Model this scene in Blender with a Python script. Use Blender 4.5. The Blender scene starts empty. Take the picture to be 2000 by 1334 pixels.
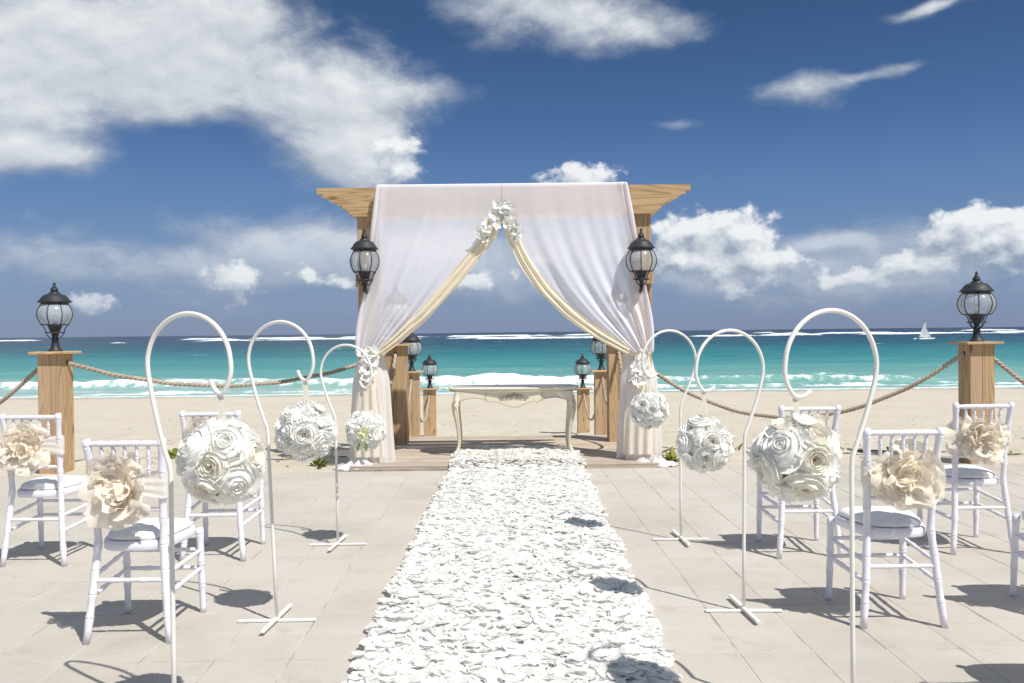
import bpy, math, random
import numpy as np
from mathutils import Vector, Matrix, Euler

R = math.radians
S = bpy.context.scene
COL = S.collection
random.seed(7)
rng = np.random.default_rng(11)

# ------------------------------------------------------------------ camera
cam = bpy.data.cameras.new('camera')
cam.sensor_width = 36.0
cam.lens = 30.96
cam.clip_start = 0.05
cam.clip_end = 60000
camo = bpy.data.objects.new('camera', cam)
COL.objects.link(camo)
camo.matrix_world = (Matrix.Translation((0, 0, 1.37)) @ Matrix.Rotation(R(90) - math.atan(18 / 1720), 4, 'X')
                     @ Matrix.Rotation(R(-0.63), 4, 'Z'))
S.camera = camo

# ------------------------------------------------------------------ sun, exposure
SUN_EL, SUN_AZ = 55.0, 136.0          # compass style: 0 = +Y, 90 = +X
sd = Vector((math.sin(R(SUN_AZ)) * math.cos(R(SUN_EL)), math.cos(R(SUN_AZ)) * math.cos(R(SUN_EL)), math.sin(R(SUN_EL))))
sun = bpy.data.lights.new('sun', 'SUN')
sun.energy = 4.2
sun.angle = R(0.53)
sun.color = (1.0, 0.96, 0.90)
suno = bpy.data.objects.new('sun', sun)
COL.objects.link(suno)
suno.rotation_euler = sd.to_track_quat('Z', 'Y').to_euler()
suno.location = (4, -6, 12)
S.view_settings.view_transform = 'Standard'
S.view_settings.look = 'None'
S.view_settings.exposure = 0.20
S.view_settings.gamma = 1.0
S.view_settings.use_curve_mapping = False
S.render.engine = 'CYCLES'
S.cycles.transparent_max_bounces = 14

# ------------------------------------------------------------------ world: sky and clouds
class NB:
    """small helper to write node graphs as expressions"""
    def __init__(self, tree):
        self.t = tree
    def n(self, typ, **kw):
        nd = self.t.nodes.new(typ)
        for k, v in kw.items():
            setattr(nd, k, v)
        return nd
    def put(self, sock, v):
        if hasattr(v, 'is_output') or isinstance(v, bpy.types.NodeSocket):
            self.t.links.new(v, sock)
        else:
            sock.default_value = v
    def m(self, op, a, b=None, c=None, clamp=False):
        nd = self.n('ShaderNodeMath', operation=op, use_clamp=clamp)
        self.put(nd.inputs[0], a)
        if b is not None: self.put(nd.inputs[1], b)
        if c is not None: self.put(nd.inputs[2], c)
        return nd.outputs[0]
    def v(self, op, a, b=None, c=None):
        nd = self.n('ShaderNodeVectorMath', operation=op)
        self.put(nd.inputs[0], a)
        if b is not None: self.put(nd.inputs[1], b)
        if c is not None: self.put(nd.inputs[2], c)
        return nd.outputs['Value'] if op in ('DOT_PRODUCT', 'LENGTH') else nd.outputs[0]
    def noise(self, vec, scale, detail=4, rough=0.55, lac=2.0, dist=0.0, out='Fac'):
        nd = self.n('ShaderNodeTexNoise')
        self.put(nd.inputs['Vector'], vec)
        nd.inputs['Scale'].default_value = scale
        nd.inputs['Detail'].default_value = detail
        nd.inputs['Roughness'].default_value = rough
        nd.inputs['Lacunarity'].default_value = lac
        nd.inputs['Distortion'].default_value = dist
        return nd.outputs[out]
    def ramp(self, fac, stops, interp='LINEAR'):
        nd = self.n('ShaderNodeValToRGB')
        cr = nd.color_ramp
        cr.interpolation = interp
        while len(cr.elements) < len(stops): cr.elements.new(0.5)
        for e, (p, c) in zip(cr.elements, stops):
            e.position = p
            e.color = (c, c, c, 1) if isinstance(c, (int, float)) else (c[0], c[1], c[2], 1)
        self.put(nd.inputs[0], fac)
        return nd.outputs[0]
    def smooth(self, x, a, b):
        nd = self.n('ShaderNodeMapRange', interpolation_type='SMOOTHSTEP')
        self.put(nd.inputs[0], x)
        nd.inputs[1].default_value = a
        nd.inputs[2].default_value = b
        return nd.outputs[0]
    def mix(self, fac, a, b, blend='MIX'):
        nd = self.n('ShaderNodeMix', data_type='RGBA', blend_type=blend)
        self.put(nd.inputs[0], fac)
        for s, val in ((nd.inputs[6], a), (nd.inputs[7], b)):
            if isinstance(val, (tuple, list)): val = (val[0], val[1], val[2], 1)
            self.put(s, val)
        return nd.outputs[2]

# clouds: centre azimuth, elevation, half width, half height (degrees), weight
SOFT = [(-29, 15.6, 10, 5.0, 1.1), (-20.5, 16.4, 7.5, 4.2, 1.0), (-10.5, 14.8, 5.5, 2.9, 0.95), (-11.5, 11.8, 3.6, 2.8, 0.95), (-8.6, 10.4, 2.8, 2.6, 0.72), (-17, 20, 6, 2.4, 0.45), (-5, 15.2, 3.5, 0.8, 0.4),
        (-30, 10.2, 6.5, 1.0, 0.95), (-30, 12.6, 5, 1.6, 0.55), (-20.5, 11.2, 4.5, 1.5, -0.75), (3.5, 19.8, 7.5, 2.2, 0.95), (-1, 21.5, 6, 2, 0.5), (10, 18.0, 4.5, 1.5, 0.55), (18.2, 14.6, 3.4, 1.1, 0.80), (23, 15.0, 3.5, 0.5, 0.50), (25.2, 18.2, 2.2, 0.45, 0.8),
        (10.5, 13.0, 2.6, 0.6, 0.55), (-15, 5.0, 9, 2.6, 0.92), (-8, 4.2, 7, 2.6, 0.75), (0, 4.4, 7, 2.6, 0.85), (-27, 4.0, 9, 1.9, 0.72), (13, 4.0, 8, 2.6, 0.90),
        (24, 3.2, 9, 2.2, 0.90), (20, 5.2, 3, 0.4, 0.45), (-50, 14, 14, 9, 0.9), (52, 9, 14, 5, 0.8), (-70, 8, 12, 4, 0.7), (40, 28, 16, 6, 0.7), (-20, 38, 22, 8, 0.7)]
CUM = [(-6.8, 11.0, 2.2, 2.6, 0.62), (-9.4, 10.2, 2.0, 2.2, 0.45), (4.6, 9.8, 2.9, 1.0, 1.0), (14.4, 6.4, 2.7, 1.5, 1.0), (10.8, 5.6, 2.8, 1.9, 0.85), (12.5, 4.2, 4.5, 1.0, 0.75), (16.2, 4.3, 2.0, 1.0, 0.6), (14, 2.4, 2.6, 0.8, 0.6), (27.6, 5.6, 2.4, 1.5, 0.95), (30.5, 4.6, 3.0, 1.7, 0.85), (24.6, 3.8, 2.6, 1.0, 0.85),
       (20.5, 3.0, 2.4, 0.9, 0.75), (-17.6, 3.2, 2.1, 1.5, 0.92), (-13.2, 4.0, 1.3, 0.9, 0.72), (-10.6, 3.4, 1.6, 0.8, 0.55), (-2.4, 3.2, 3.0, 1.1, 0.68), (1.8, 4.6, 2.0, 1.0, 0.5), (-25.8, 2.0, 2.0, .9, 0.62), (-46, 5, 5, 2, 0.9), (44, 5, 7, 2.4, 0.9)]

def cloud_group():
    g = bpy.data.node_groups.new('cloud_density', 'ShaderNodeTree')
    g.interface.new_socket('Pos', in_out='INPUT', socket_type='NodeSocketVector')
    g.interface.new_socket('Soft', in_out='OUTPUT', socket_type='NodeSocketFloat')
    g.interface.new_socket('Cumulus', in_out='OUTPUT', socket_type='NodeSocketFloat')
    b = NB(g)
    gi = b.n('NodeGroupInput'); go = b.n('NodeGroupOutput')
    pos = gi.outputs[0]
    warp = b.noise(pos, 0.16, 3, 0.5, out='Color')
    wv = b.v('MULTIPLY', b.v('SUBTRACT', warp, (0.5, 0.5, 0.5)), (3.4, 2.2, 0))
    wp = b.v('ADD', pos, wv)
    def field(lst, p):
        acc = None
        for a, e, rx, ry, w in lst:
            d = b.v('MULTIPLY_ADD', p, (1 / rx, 1 / ry, 0), (-a / rx, -e / ry, 0))
            q = b.v('DOT_PRODUCT', d, d)
            ex = b.m('POWER', 0.3679, q)
            acc = b.m('MULTIPLY_ADD', ex, w, acc if acc is not None else 0.0)
        return acc
    fs = field(SOFT, wp)
    n1 = b.noise(b.v('MULTIPLY', wp, (0.15, 0.27, 1)), 1.0, 7, 0.60)
    sp = b.n('ShaderNodeSeparateXYZ'); b.put(sp.inputs[0], pos)
    fs = b.m('MULTIPLY_ADD', b.smooth(sp.outputs[1], 23.0, 34.0), 0.75, fs)      # extra cloud above the view, added to make the fill light neutral
    soft = b.m('MULTIPLY_ADD', b.m('SUBTRACT', n1, 0.5), 1.7, fs)
    wv2 = b.v('MULTIPLY', b.v('SUBTRACT', b.noise(pos, 0.8, 3, 0.6, out='Color'), (0.5, 0.5, 0.5)), (1.5, 1.0, 0))
    fc = field(CUM, b.v('ADD', pos, wv2))
    n2 = b.noise(b.v('MULTIPLY', pos, (0.62, 0.85, 1)), 1.0, 7, 0.56)
    cumu = b.m('MULTIPLY_ADD', b.m('MULTIPLY', b.m('SUBTRACT', n2, 0.5), b.smooth(fc, 0.06, 0.42)), 1.75, fc)
    g.links.new(soft, go.inputs[0]); g.links.new(cumu, go.inputs[1])
    return g

world = bpy.data.worlds.new('World')
S.world = world
world.use_nodes = True
wt = world.node_tree
wt.nodes.clear()
b = NB(wt)
tc = b.n('ShaderNodeTexCoord')
sep = b.n('ShaderNodeSeparateXYZ')
wt.links.new(tc.outputs['Generated'], sep.inputs[0])
azd = b.m('MULTIPLY', b.m('ARCTAN2', sep.outputs[0], sep.outputs[1]), 57.29578)
eld = b.m('MULTIPLY', b.m('ARCSINE', sep.outputs[2]), 57.29578)
cmb = b.n('ShaderNodeCombineXYZ')
wt.links.new(azd, cmb.inputs[0]); wt.links.new(eld, cmb.inputs[1]); cmb.inputs[2].default_value = 3.7
pos = cmb.outputs[0]
sky = b.n('ShaderNodeTexSky', sky_type='NISHITA')
sky.sun_disc = False
sky.sun_elevation = R(SUN_EL)
sky.sun_rotation = R(SUN_AZ)
sky.altitude = 0
sky.air_density = 1.0
sky.dust_density = 0.6
sky.ozone_density = 3.0
nish = b.mix(1.0, sky.outputs[0], (0.09, 0.09, 0.09), 'MULTIPLY')
grad = b.ramp(b.m('DIVIDE', eld, 90.0, clamp=True),
              [(0.0, (0.180, 0.245, 0.40)), (0.022, (0.165, 0.245, 0.425)), (0.06, (0.130, 0.225, 0.42)), (0.10, (0.088, 0.185, 0.40)), (0.145, (0.046, 0.122, 0.300)), (0.21, (0.026, 0.076, 0.200)), (0.30, (0.022, 0.064, 0.165)), (1.0, (0.030, 0.075, 0.18))])
base = b.mix(1.0, b.mix(0.85, nish, grad), (0.94, 0.94, 0.94), 'MULTIPLY')
G = cloud_group()
g1 = b.n('ShaderNodeGroup'); g1.node_tree = G
wt.links.new(pos, g1.inputs[0])
g2 = b.n('ShaderNodeGroup'); g2.node_tree = G
wt.links.new(b.v('ADD', pos, (0.45, 0.75, 0)), g2.inputs[0])
soft_c = b.smooth(g1.outputs[0], 0.26, 1.10)
soft_sh = b.m('MULTIPLY_ADD', b.m('SUBTRACT', g1.outputs[0], g2.outputs[0]), 1.5, 0.40, clamp=True)
soft_thick = b.smooth(g1.outputs[0], 0.55, 1.35)
soft_col = b.mix(b.m('MULTIPLY_ADD', soft_sh, 0.55, b.m('MULTIPLY', soft_thick, 0.42), clamp=True), (0.285, 0.34, 0.425), (0.77, 0.79, 0.80))
c1 = b.mix(b.m('MULTIPLY', soft_c, b.m('MULTIPLY_ADD', b.smooth(eld, 3.0, 10.0), 0.48, 0.44)), base, soft_col)
cum_c = b.m('MULTIPLY', b.smooth(g1.outputs[1], 0.34, 0.72), 0.92)
cum_sh = b.m('MULTIPLY_ADD', b.m('SUBTRACT', g1.outputs[1], g2.outputs[1]), 1.15, 0.50, clamp=True)
cum_col = b.mix(cum_sh, (0.27, 0.33, 0.42), (0.80, 0.82, 0.83))
low = b.smooth(eld, -0.5, 6.0)           # low clouds sink into the sea haze
cum_fac = b.m('MULTIPLY', cum_c, b.m('MULTIPLY_ADD', low, 0.62, 0.38))
c2 = b.mix(cum_fac, c1, cum_col)
bg = b.n('ShaderNodeBackground')
wt.links.new(c2, bg.inputs[0])
bg.inputs[1].default_value = 1.0
wo = b.n('ShaderNodeOutputWorld')
wt.links.new(bg.outputs[0], wo.inputs[0])
world.cycles.sampling_method = 'MANUAL'
world.cycles.sample_map_resolution = 512

# ------------------------------------------------------------------ mesh helpers
class MB:
    def __init__(self):
        self.v = []; self.f = []
    def add(self, vs, fs):
        o = len(self.v)
        self.v.extend([tuple(p) for p in vs])
        self.f.extend([tuple(i + o for i in q) for q in fs])
        return self
    def box(self, c, s, rot=None):
        x, y, z = s[0] / 2, s[1] / 2, s[2] / 2
        vs = [Vector((i * x, j * y, k * z)) for k in (-1, 1) for j in (-1, 1) for i in (-1, 1)]
        if rot: vs = [rot @ p for p in vs]
        vs = [p + Vector(c) for p in vs]
        return self.add(vs, [(0, 2, 3, 1), (4, 5, 7, 6), (0, 1, 5, 4), (2, 6, 7, 3), (0, 4, 6, 2), (1, 3, 7, 5)])
    def bbox(self, c, s, bev=0.004):
        """box with chamfered edges"""
        x, y, z = s[0] / 2, s[1] / 2, s[2] / 2
        bev = min(bev, x * .45, y * .45, z * .45)
        vs = []; idx = {}
        for sx in (-1, 1):
            for sy in (-1, 1):
                for sz in (-1, 1):
                    for ax, p in ((0, (x, y - bev, z - bev)), (1, (x - bev, y, z - bev)), (2, (x - bev, y - bev, z))):
                        idx[(sx, sy, sz, ax)] = len(vs)
                        vs.append((c[0] + sx * p[0], c[1] + sy * p[1], c[2] + sz * p[2]))
        fs = []
        I = idx
        for s in (-1, 1):
            q = [I[(s, -1, -1, 0)], I[(s, 1, -1, 0)], I[(s, 1, 1, 0)], I[(s, -1, 1, 0)]]; fs.append(q if s > 0 else q[::-1])
            q = [I[(-1, s, -1, 1)], I[(1, s, -1, 1)], I[(1, s, 1, 1)], I[(-1, s, 1, 1)]]; fs.append(q[::-1] if s > 0 else q)
            q = [I[(-1, -1, s, 2)], I[(1, -1, s, 2)], I[(1, 1, s, 2)], I[(-1, 1, s, 2)]]; fs.append(q if s > 0 else q[::-1])
        for sa in (-1, 1):
            for sb in (-1, 1):
                q = [I[(sa, sb, -1, 0)], I[(sa, sb, 1, 0)], I[(sa, sb, 1, 1)], I[(sa, sb, -1, 1)]]; fs.append(q if sa * sb < 0 else q[::-1])
                q = [I[(sa, -1, sb, 0)], I[(sa, 1, sb, 0)], I[(sa, 1, sb, 2)], I[(sa, -1, sb, 2)]]; fs.append(q if sa * sb > 0 else q[::-1])
                q = [I[(-1, sa, sb, 1)], I[(1, sa, sb, 1)], I[(1, sa, sb, 2)], I[(-1, sa, sb, 2)]]; fs.append(q if sa * sb < 0 else q[::-1])
        for k in [(a, c_, d) for a in (-1, 1) for c_ in (-1, 1) for d in (-1, 1)]:
            q = [I[k + (0,)], I[k + (1,)], I[k + (2,)]]
            fs.append(q if k[0] * k[1] * k[2] > 0 else q[::-1])
        return self.add(vs, fs)
    def tube(self, pts, rad, sides=8, cap=True, flat=1.0):
        pts = [Vector(p) for p in pts]
        n = len(pts)
        if not hasattr(rad, '__len__'): rad = [rad] * n
        up = None; rings = []
        for i, p in enumerate(pts):
            t = (pts[min(i + 1, n - 1)] - pts[max(i - 1, 0)])
            t = t.normalized() if t.length > 1e-9 else Vector((0, 0, 1))
            if up is None:
                ref = Vector((0, 1, 0)) if abs(t.y) < 0.9 else Vector((1, 0, 0))
                up = (ref - t * ref.dot(t)).normalized()
            else:
                up = (up - t * up.dot(t))
                up = up.normalized() if up.length > 1e-6 else t.orthogonal().normalized()
            sd_ = t.cross(up)
            rings.append([p + (up * math.cos(2 * math.pi * k / sides) * flat + sd_ * math.sin(2 * math.pi * k / sides)) * rad[i] for k in range(sides)])
        vs = [q for r_ in rings for q in r_]
        fs = []
        for i in range(n - 1):
            for k in range(sides):
                a, c_ = i * sides + k, i * sides + (k + 1) % sides
                fs.append((a, a + sides, c_ + sides, c_))
        if cap:
            fs.append(tuple(range(sides)))
            fs.append(tuple(range((n - 1) * sides, n * sides))[::-1])
        return self.add(vs, fs)
    def lathe(self, prof, c=(0, 0, 0), sides=20, sx=1.0, ph=0.0):
        vs = []; fs = []
        for r_, z in prof:
            for k in range(sides):
                a = 2 * math.pi * k / sides + ph
                vs.append((c[0] + r_ * math.cos(a) * sx, c[1] + r_ * math.sin(a) * sx, c[2] + z))
        for i in range(len(prof) - 1):
            for k in range(sides):
                a, d = i * sides + k, i * sides + (k + 1) % sides
                fs.append((a, d, d + sides, a + sides))
        fs.append(tuple(range(sides))[::-1])
        fs.append(tuple(range((len(prof) - 1) * sides, len(prof) * sides)))
        return self.add(vs, fs)
    def grid(self, P, nu, nv, close=False):
        vs = [P[j][i] for j in range(nv) for i in range(nu)]
        fs = []
        for j in range(nv - 1):
            for i in range(nu if close else nu - 1):
                i2 = (i + 1) % nu
                fs.append((j * nu + i, j * nu + i2, (j + 1) * nu + i2, (j + 1) * nu + i))
        return self.add(vs, fs)
    def prism(self, poly, y0, y1):
        """polygon in xz extruded along y"""
        n = len(poly)
        vs = [(x, y0, z) for x, z in poly] + [(x, y1, z) for x, z in poly]
        fs = [(i, (i + 1) % n, n + (i + 1) % n, n + i) for i in range(n)]
        fs.append(tuple(range(n))[::-1]); fs.append(tuple(range(n, 2 * n)))
        return self.add(vs, fs)
    def mesh(self, name, smooth=True):
        me = bpy.data.meshes.new(name)
        me.from_pydata(self.v, [], self.f)
        if smooth:
            me.polygons.foreach_set('use_smooth', [True] * len(me.polygons))
        me.update()
        return me

def np_mesh(name, V, F, smooth=True):
    me = bpy.data.meshes.new(name)
    V = np.asarray(V, np.float32); F = np.asarray(F, np.int32)
    me.vertices.add(len(V)); me.vertices.foreach_set('co', V.ravel())
    k = F.shape[1]
    me.loops.add(F.size); me.loops.foreach_set('vertex_index', F.ravel())
    me.polygons.add(len(F))
    me.polygons.foreach_set('loop_start', np.arange(len(F), dtype=np.int32) * k)
    me.polygons.foreach_set('loop_total', np.full(len(F), k, np.int32))
    me.polygons.foreach_set('use_smooth', np.full(len(F), smooth))
    me.update(calc_edges=True)
    return me

def grid_faces(nu, nv):
    i, j = np.meshgrid(np.arange(nu - 1), np.arange(nv - 1))
    a = (j * nu + i).ravel()
    return np.stack([a, a + 1, a + nu + 1, a + nu], 1)

def obj(name, me, mat=None, parent=None, loc=None, rot=None, scale=None, smooth=True, auto=None):
    if isinstance(me, MB): me = me.mesh(name, smooth)
    if mat is not None and not len(me.materials): me.materials.append(mat)
    o = bpy.data.objects.new(name, me)
    COL.objects.link(o)
    if parent is not None: o.parent = parent
    if loc is not None: o.location = loc
    if rot is not None: o.rotation_euler = rot
    if scale is not None: o.scale = scale
    if auto: sharp(me, auto)
    return o

def sharp(me, ang=35):
    me.set_sharp_from_angle(angle=R(ang))

def thing(name, label, cat, loc=(0, 0, 0), rz=0.0, group=None):
    o = bpy.data.objects.new(name, None)
    COL.objects.link(o)
    o.empty_display_size = 0.1
    o.location = loc; o.rotation_euler = (0, 0, rz)
    tag(o, label, cat, group)
    return o

def tag(o, label=None, cat=None, group=None, kind=None):
    if label: o['label'] = label
    if cat: o['category'] = cat
    if group: o['group'] = group
    if kind: o['kind'] = kind
    return o

def copy_tree(o, parent=None):
    c = o.copy(); COL.objects.link(c)
    c.parent = parent
    for ch in list(o.children): copy_tree(ch, c)
    return c

# value noise (numpy)
def _hash(i, j, s):
    h = np.sin(i * 127.1 + j * 311.7 + s * 74.7) * 43758.5453
    return h - np.floor(h)
def vnoise(x, y, s=0):
    i, j = np.floor(x), np.floor(y)
    fx, fy = x - i, y - j
    fx = fx * fx * (3 - 2 * fx); fy = fy * fy * (3 - 2 * fy)
    return ((_hash(i, j, s) * (1 - fx) + _hash(i + 1, j, s) * fx) * (1 - fy)
            + (_hash(i, j + 1, s) * (1 - fx) + _hash(i + 1, j + 1, s) * fx) * fy)
def fbm(x, y, s=0, o=4):
    t = 0; a = 0.5
    for k in range(o):
        t = t + a * vnoise(x * 2 ** k + 17 * k, y * 2 ** k - 9 * k, s + k); a *= 0.5
    return t

# ------------------------------------------------------------------ materials
def mat_new(name):
    m = bpy.data.materials.new(name)
    m.use_nodes = True
    nt = m.node_tree
    nt.nodes.clear()
    nb = NB(nt)
    out = nb.n('ShaderNodeOutputMaterial')
    return m, nb, out
def princ(nb, col, rough=0.5, spec=0.5, metal=0.0, bump=None, bstr=0.3, bdist=0.01, coat=0.0):
    p = nb.n('ShaderNodeBsdfPrincipled')
    if isinstance(col, (tuple, list)): col = (col[0], col[1], col[2], 1)
    nb.put(p.inputs['Base Color'], col)
    nb.put(p.inputs['Roughness'], rough)
    p.inputs['Specular IOR Level'].default_value = spec
    p.inputs['Metallic'].default_value = metal
    p.inputs['Coat Weight'].default_value = coat
    if bump is not None:
        bp = nb.n('ShaderNodeBump')
        bp.inputs['Strength'].default_value = bstr
        bp.inputs['Distance'].default_value = bdist
        nb.put(bp.inputs['Height'], bump)
        nb.t.links.new(bp.outputs[0], p.inputs['Normal'])
    return p
def ocoord(nb, rnd=True):
    t = nb.n('ShaderNodeTexCoord').outputs['Object']
    if rnd:
        oi = nb.n('ShaderNodeObjectInfo').outputs['Random']
        t = nb.v('ADD', t, nb.v('MULTIPLY', (37.3, 25.1, 19.7), nb_comb(nb, oi)))
    return t
def nb_comb(nb, s):
    c = nb.n('ShaderNodeCombineXYZ')
    for k in range(3): nb.t.links.new(s, c.inputs[k])
    return c.outputs[0]
def fin(m, nb, out, sh):
    nb.t.links.new(sh, out.inputs['Surface']); return m

def mat_paint(name, col, rough, dirt=0.08, chip=None, chip_t=0.68):
    m, nb, out = mat_new(name)
    c = ocoord(nb)
    n = nb.noise(c, 9, 5, 0.6)
    k = nb.mix(nb.m('MULTIPLY', nb.smooth(n, 0.45, 0.75), dirt * 4, clamp=True), col, tuple(x * 0.86 for x in col))
    if chip:
        ch = nb.smooth(nb.noise(c, 38, 3, 0.7), chip_t, chip_t + 0.05)
        k = nb.mix(ch, k, chip)
    p = princ(nb, k, nb.m('MULTIPLY_ADD', n, 0.25, rough - 0.1), 0.5, bump=nb.noise(c, 60, 3), bstr=0.08, bdist=0.002)
    return fin(m, nb, out, p.outputs[0])

def mat_wood(name, c1, c2, axis, rough=0.7, knots=True, tv=0.12):
    m, nb, out = mat_new(name)
    c = ocoord(nb)
    sc = {'z': (9, 9, 0.55), 'x': (0.55, 9, 9)}[axis]
    st = nb.v('MULTIPLY', c, sc)
    base_n = nb.noise(nb.v('MULTIPLY', c, {'z': (4.2, 4.2, 0.34), 'x': (0.34, 4.2, 4.2)}[axis]), 1.0, 2, 0.45, dist=0.35)
    ring = nb.m('MULTIPLY_ADD', nb.m('SINE', nb.m('MULTIPLY', base_n, 150.0)), 0.5, 0.5)
    ring = nb.m('POWER', ring, 2.2)
    fine = nb.noise(nb.v('MULTIPLY', c, {'z': (70, 70, 1.6), 'x': (1.6, 70, 70)}[axis]), 1.0, 5, 0.7)
    f = nb.m('ADD', nb.m('MULTIPLY', ring, 0.50), nb.m('MULTIPLY', fine, 0.50))
    col = nb.ramp(f, [(0.2, c1), (0.5, tuple(a * .62 + b_ * .38 for a, b_ in zip(c1, c2))), (0.85, c2)])
    tone = nb.n('ShaderNodeObjectInfo').outputs['Random']
    col = nb.mix(nb.m('MULTIPLY', tone, 0.45), col, tuple((a + .05) * .92 for a in (c1[0] * .86, c1[1] * .92, c1[2] * 1.12)))
    t2 = nb.m('FRACT', nb.m('MULTIPLY', tone, 7.31))
    col = nb.mix(1.0, col, nb_comb(nb, nb.m('MULTIPLY_ADD', t2, -tv * 2, 1.0 + tv * .6)), 'MULTIPLY')
    big = nb.noise(c, 1.7, 3, 0.5)
    col = nb.mix(nb.m('MULTIPLY', nb.smooth(big, 0.4, 0.7), 0.35), col, tuple(x * 0.78 for x in c1))
    if knots:
        kn = nb.n('ShaderNodeTexVoronoi')
        nb.put(kn.inputs['Vector'], nb.v('MULTIPLY', c, {'z': (7, 7, 2.4), 'x': (2.4, 7, 7)}[axis]))
        kn.inputs['Scale'].default_value = 0.8
        kf = nb.m('SUBTRACT', 1.0, nb.smooth(kn.outputs['Distance'], 0.05, 0.16))
        col = nb.mix(nb.m('MULTIPLY', kf, 0.75), col, tuple(x * 0.35 for x in c2))
    p = princ(nb, col, rough, 0.3, bump=f, bstr=0.30, bdist=0.002)
    return fin(m, nb, out, p.outputs[0])

def mat_cloth(name, col, transp, trans=0.4, rough=0.9, weave=0.0, vary=0.05):
    m, nb, out = mat_new(name)
    c = ocoord(nb)
    n = nb.noise(c, 14, 3, 0.6)
    k = nb.mix(nb.m('MULTIPLY', n, vary * 4, clamp=True), col, tuple(x * 0.9 for x in col))
    d = nb.n('ShaderNodeBsdfDiffuse'); nb.put(d.inputs[0], k)
    tl = nb.n('ShaderNodeBsdfTranslucent'); nb.put(tl.inputs[0], k)
    mx = nb.n('ShaderNodeMixShader'); mx.inputs[0].default_value = trans
    nb.t.links.new(d.outputs[0], mx.inputs[1]); nb.t.links.new(tl.outputs[0], mx.inputs[2])
    if transp <= 0: return fin(m, nb, out, mx.outputs[0])
    tr = nb.n('ShaderNodeBsdfTransparent')
    lw = nb.n('ShaderNodeLayerWeight'); lw.inputs[0].default_value = 0.35
    fac = nb.m('MULTIPLY', nb.m('SUBTRACT', 1.0, lw.outputs['Facing']), transp)
    m2 = nb.n('ShaderNodeMixShader'); nb.put(m2.inputs[0], fac)
    nb.t.links.new(mx.outputs[0], m2.inputs[1]); nb.t.links.new(tr.outputs[0], m2.inputs[2])
    return fin(m, nb, out, m2.outputs[0])

M = {}
M['chair'] = mat_paint('chair_paint', (0.80, 0.79, 0.85), 0.38, 0.04)
M['cushion'] = mat_cloth('cushion_fabric', (0.84, 0.84, 0.83), 0, 0.0)
M['hook'] = mat_paint('hook_paint', (0.80, 0.785, 0.74), 0.42, 0.10, (0.22, 0.13, 0.08), 0.735)
M['iron'] = mat_paint('black_iron', (0.022, 0.025, 0.030), 0.5, 0.2)
M['post_wood'] = mat_wood('post_wood', (0.56, 0.39, 0.215), (0.30, 0.165, 0.070), 'z')
M['beam_wood'] = mat_wood('beam_wood', (0.60, 0.43, 0.23), (0.36, 0.21, 0.09), 'x')
M['deck_wood'] = mat_wood('deck_wood', (0.56, 0.465, 0.355), (0.32, 0.25, 0.18), 'x', 0.85, False, 0.17)
M['sheer'] = mat_cloth('sheer_white', (0.95, 0.935, 0.98), 0.33, 0.20)
M['sheer_tail'] = mat_cloth('sheer_tail', (0.95, 0.925, 0.89), 0.26, 0.25)
M['cream'] = mat_cloth('cream_satin', (0.95, 0.85, 0.645), 0.08, 0.22)
M['cream_pale'] = mat_cloth('pale_cream_sheer', (0.94, 0.875, 0.75), 0.30, 0.25)
M['organza'] = mat_cloth('peach_organza', (0.985, 0.905, 0.785), 0.22, 0.24)
M['organza2'] = mat_cloth('cream_organza', (0.985, 0.915, 0.785), 0.22, 0.24)
M['ivory'] = mat_cloth('ivory_sash', (0.94, 0.90, 0.83), 0.20, 0.20)
M['ribbon'] = mat_cloth('ribbon', (0.84, 0.80, 0.70), 0.15, 0.3)
M['petal'] = mat_cloth('white_petal', (0.93, 0.925, 0.90), 0, 0.46, vary=0.02)
M['rose'] = mat_cloth('rose_petal', (0.965, 0.96, 0.922), 0, 0.26, vary=0.01)
M['rose_in'] = mat_cloth('rose_inner_petal', (0.965, 0.94, 0.85), 0, 0.28, vary=0.02)
M['greenish'] = mat_cloth('green_cream_petal', (0.78, 0.80, 0.50), 0, 0.3)
M['stamen'] = mat_paint('stamen', (0.52, 0.30, 0.10), 0.8, 0.4)
M['yellow'] = mat_paint('yellow_centre', (0.75, 0.62, 0.18), 0.8, 0.3)
M['core'] = mat_paint('ball_core', (0.80, 0.80, 0.72), 0.9)
M['leaf'] = mat_cloth('leaf', (0.16, 0.21, 0.045), 0, 0.25, vary=0.2)
M['leaf_y'] = mat_cloth('leaf_yellow', (0.36, 0.33, 0.09), 0, 0.25, vary=0.2)
M['vine'] = mat_paint('vine_stem', (0.14, 0.10, 0.05), 0.8)
M['debris'] = mat_paint('debris', (0.16, 0.12, 0.08), 0.9)
M['hull'] = mat_paint('boat_hull', (0.80, 0.80, 0.80), 0.4)
M['sail'] = mat_cloth('sail', (0.86, 0.86, 0.86), 0, 0.3)
M['dark'] = mat_paint('hole_shade', (0.015, 0.012, 0.010), 0.9)  # near-black colour stands for the shade inside the rope holes
M['bulb'] = mat_paint('bulb_white', (0.80, 0.80, 0.78), 0.35)
M['table'] = mat_paint('antique_cream', (0.74, 0.68, 0.53), 0.5, 0.16, (0.20, 0.14, 0.09), 0.745)
M['carving'] = mat_paint('carving', (0.40, 0.34, 0.25), 0.6, 0.3)
M['table_top'] = mat_paint('grey_table_top', (0.50, 0.48, 0.465), 0.42, 0.3)
M['joint'] = None

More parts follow.
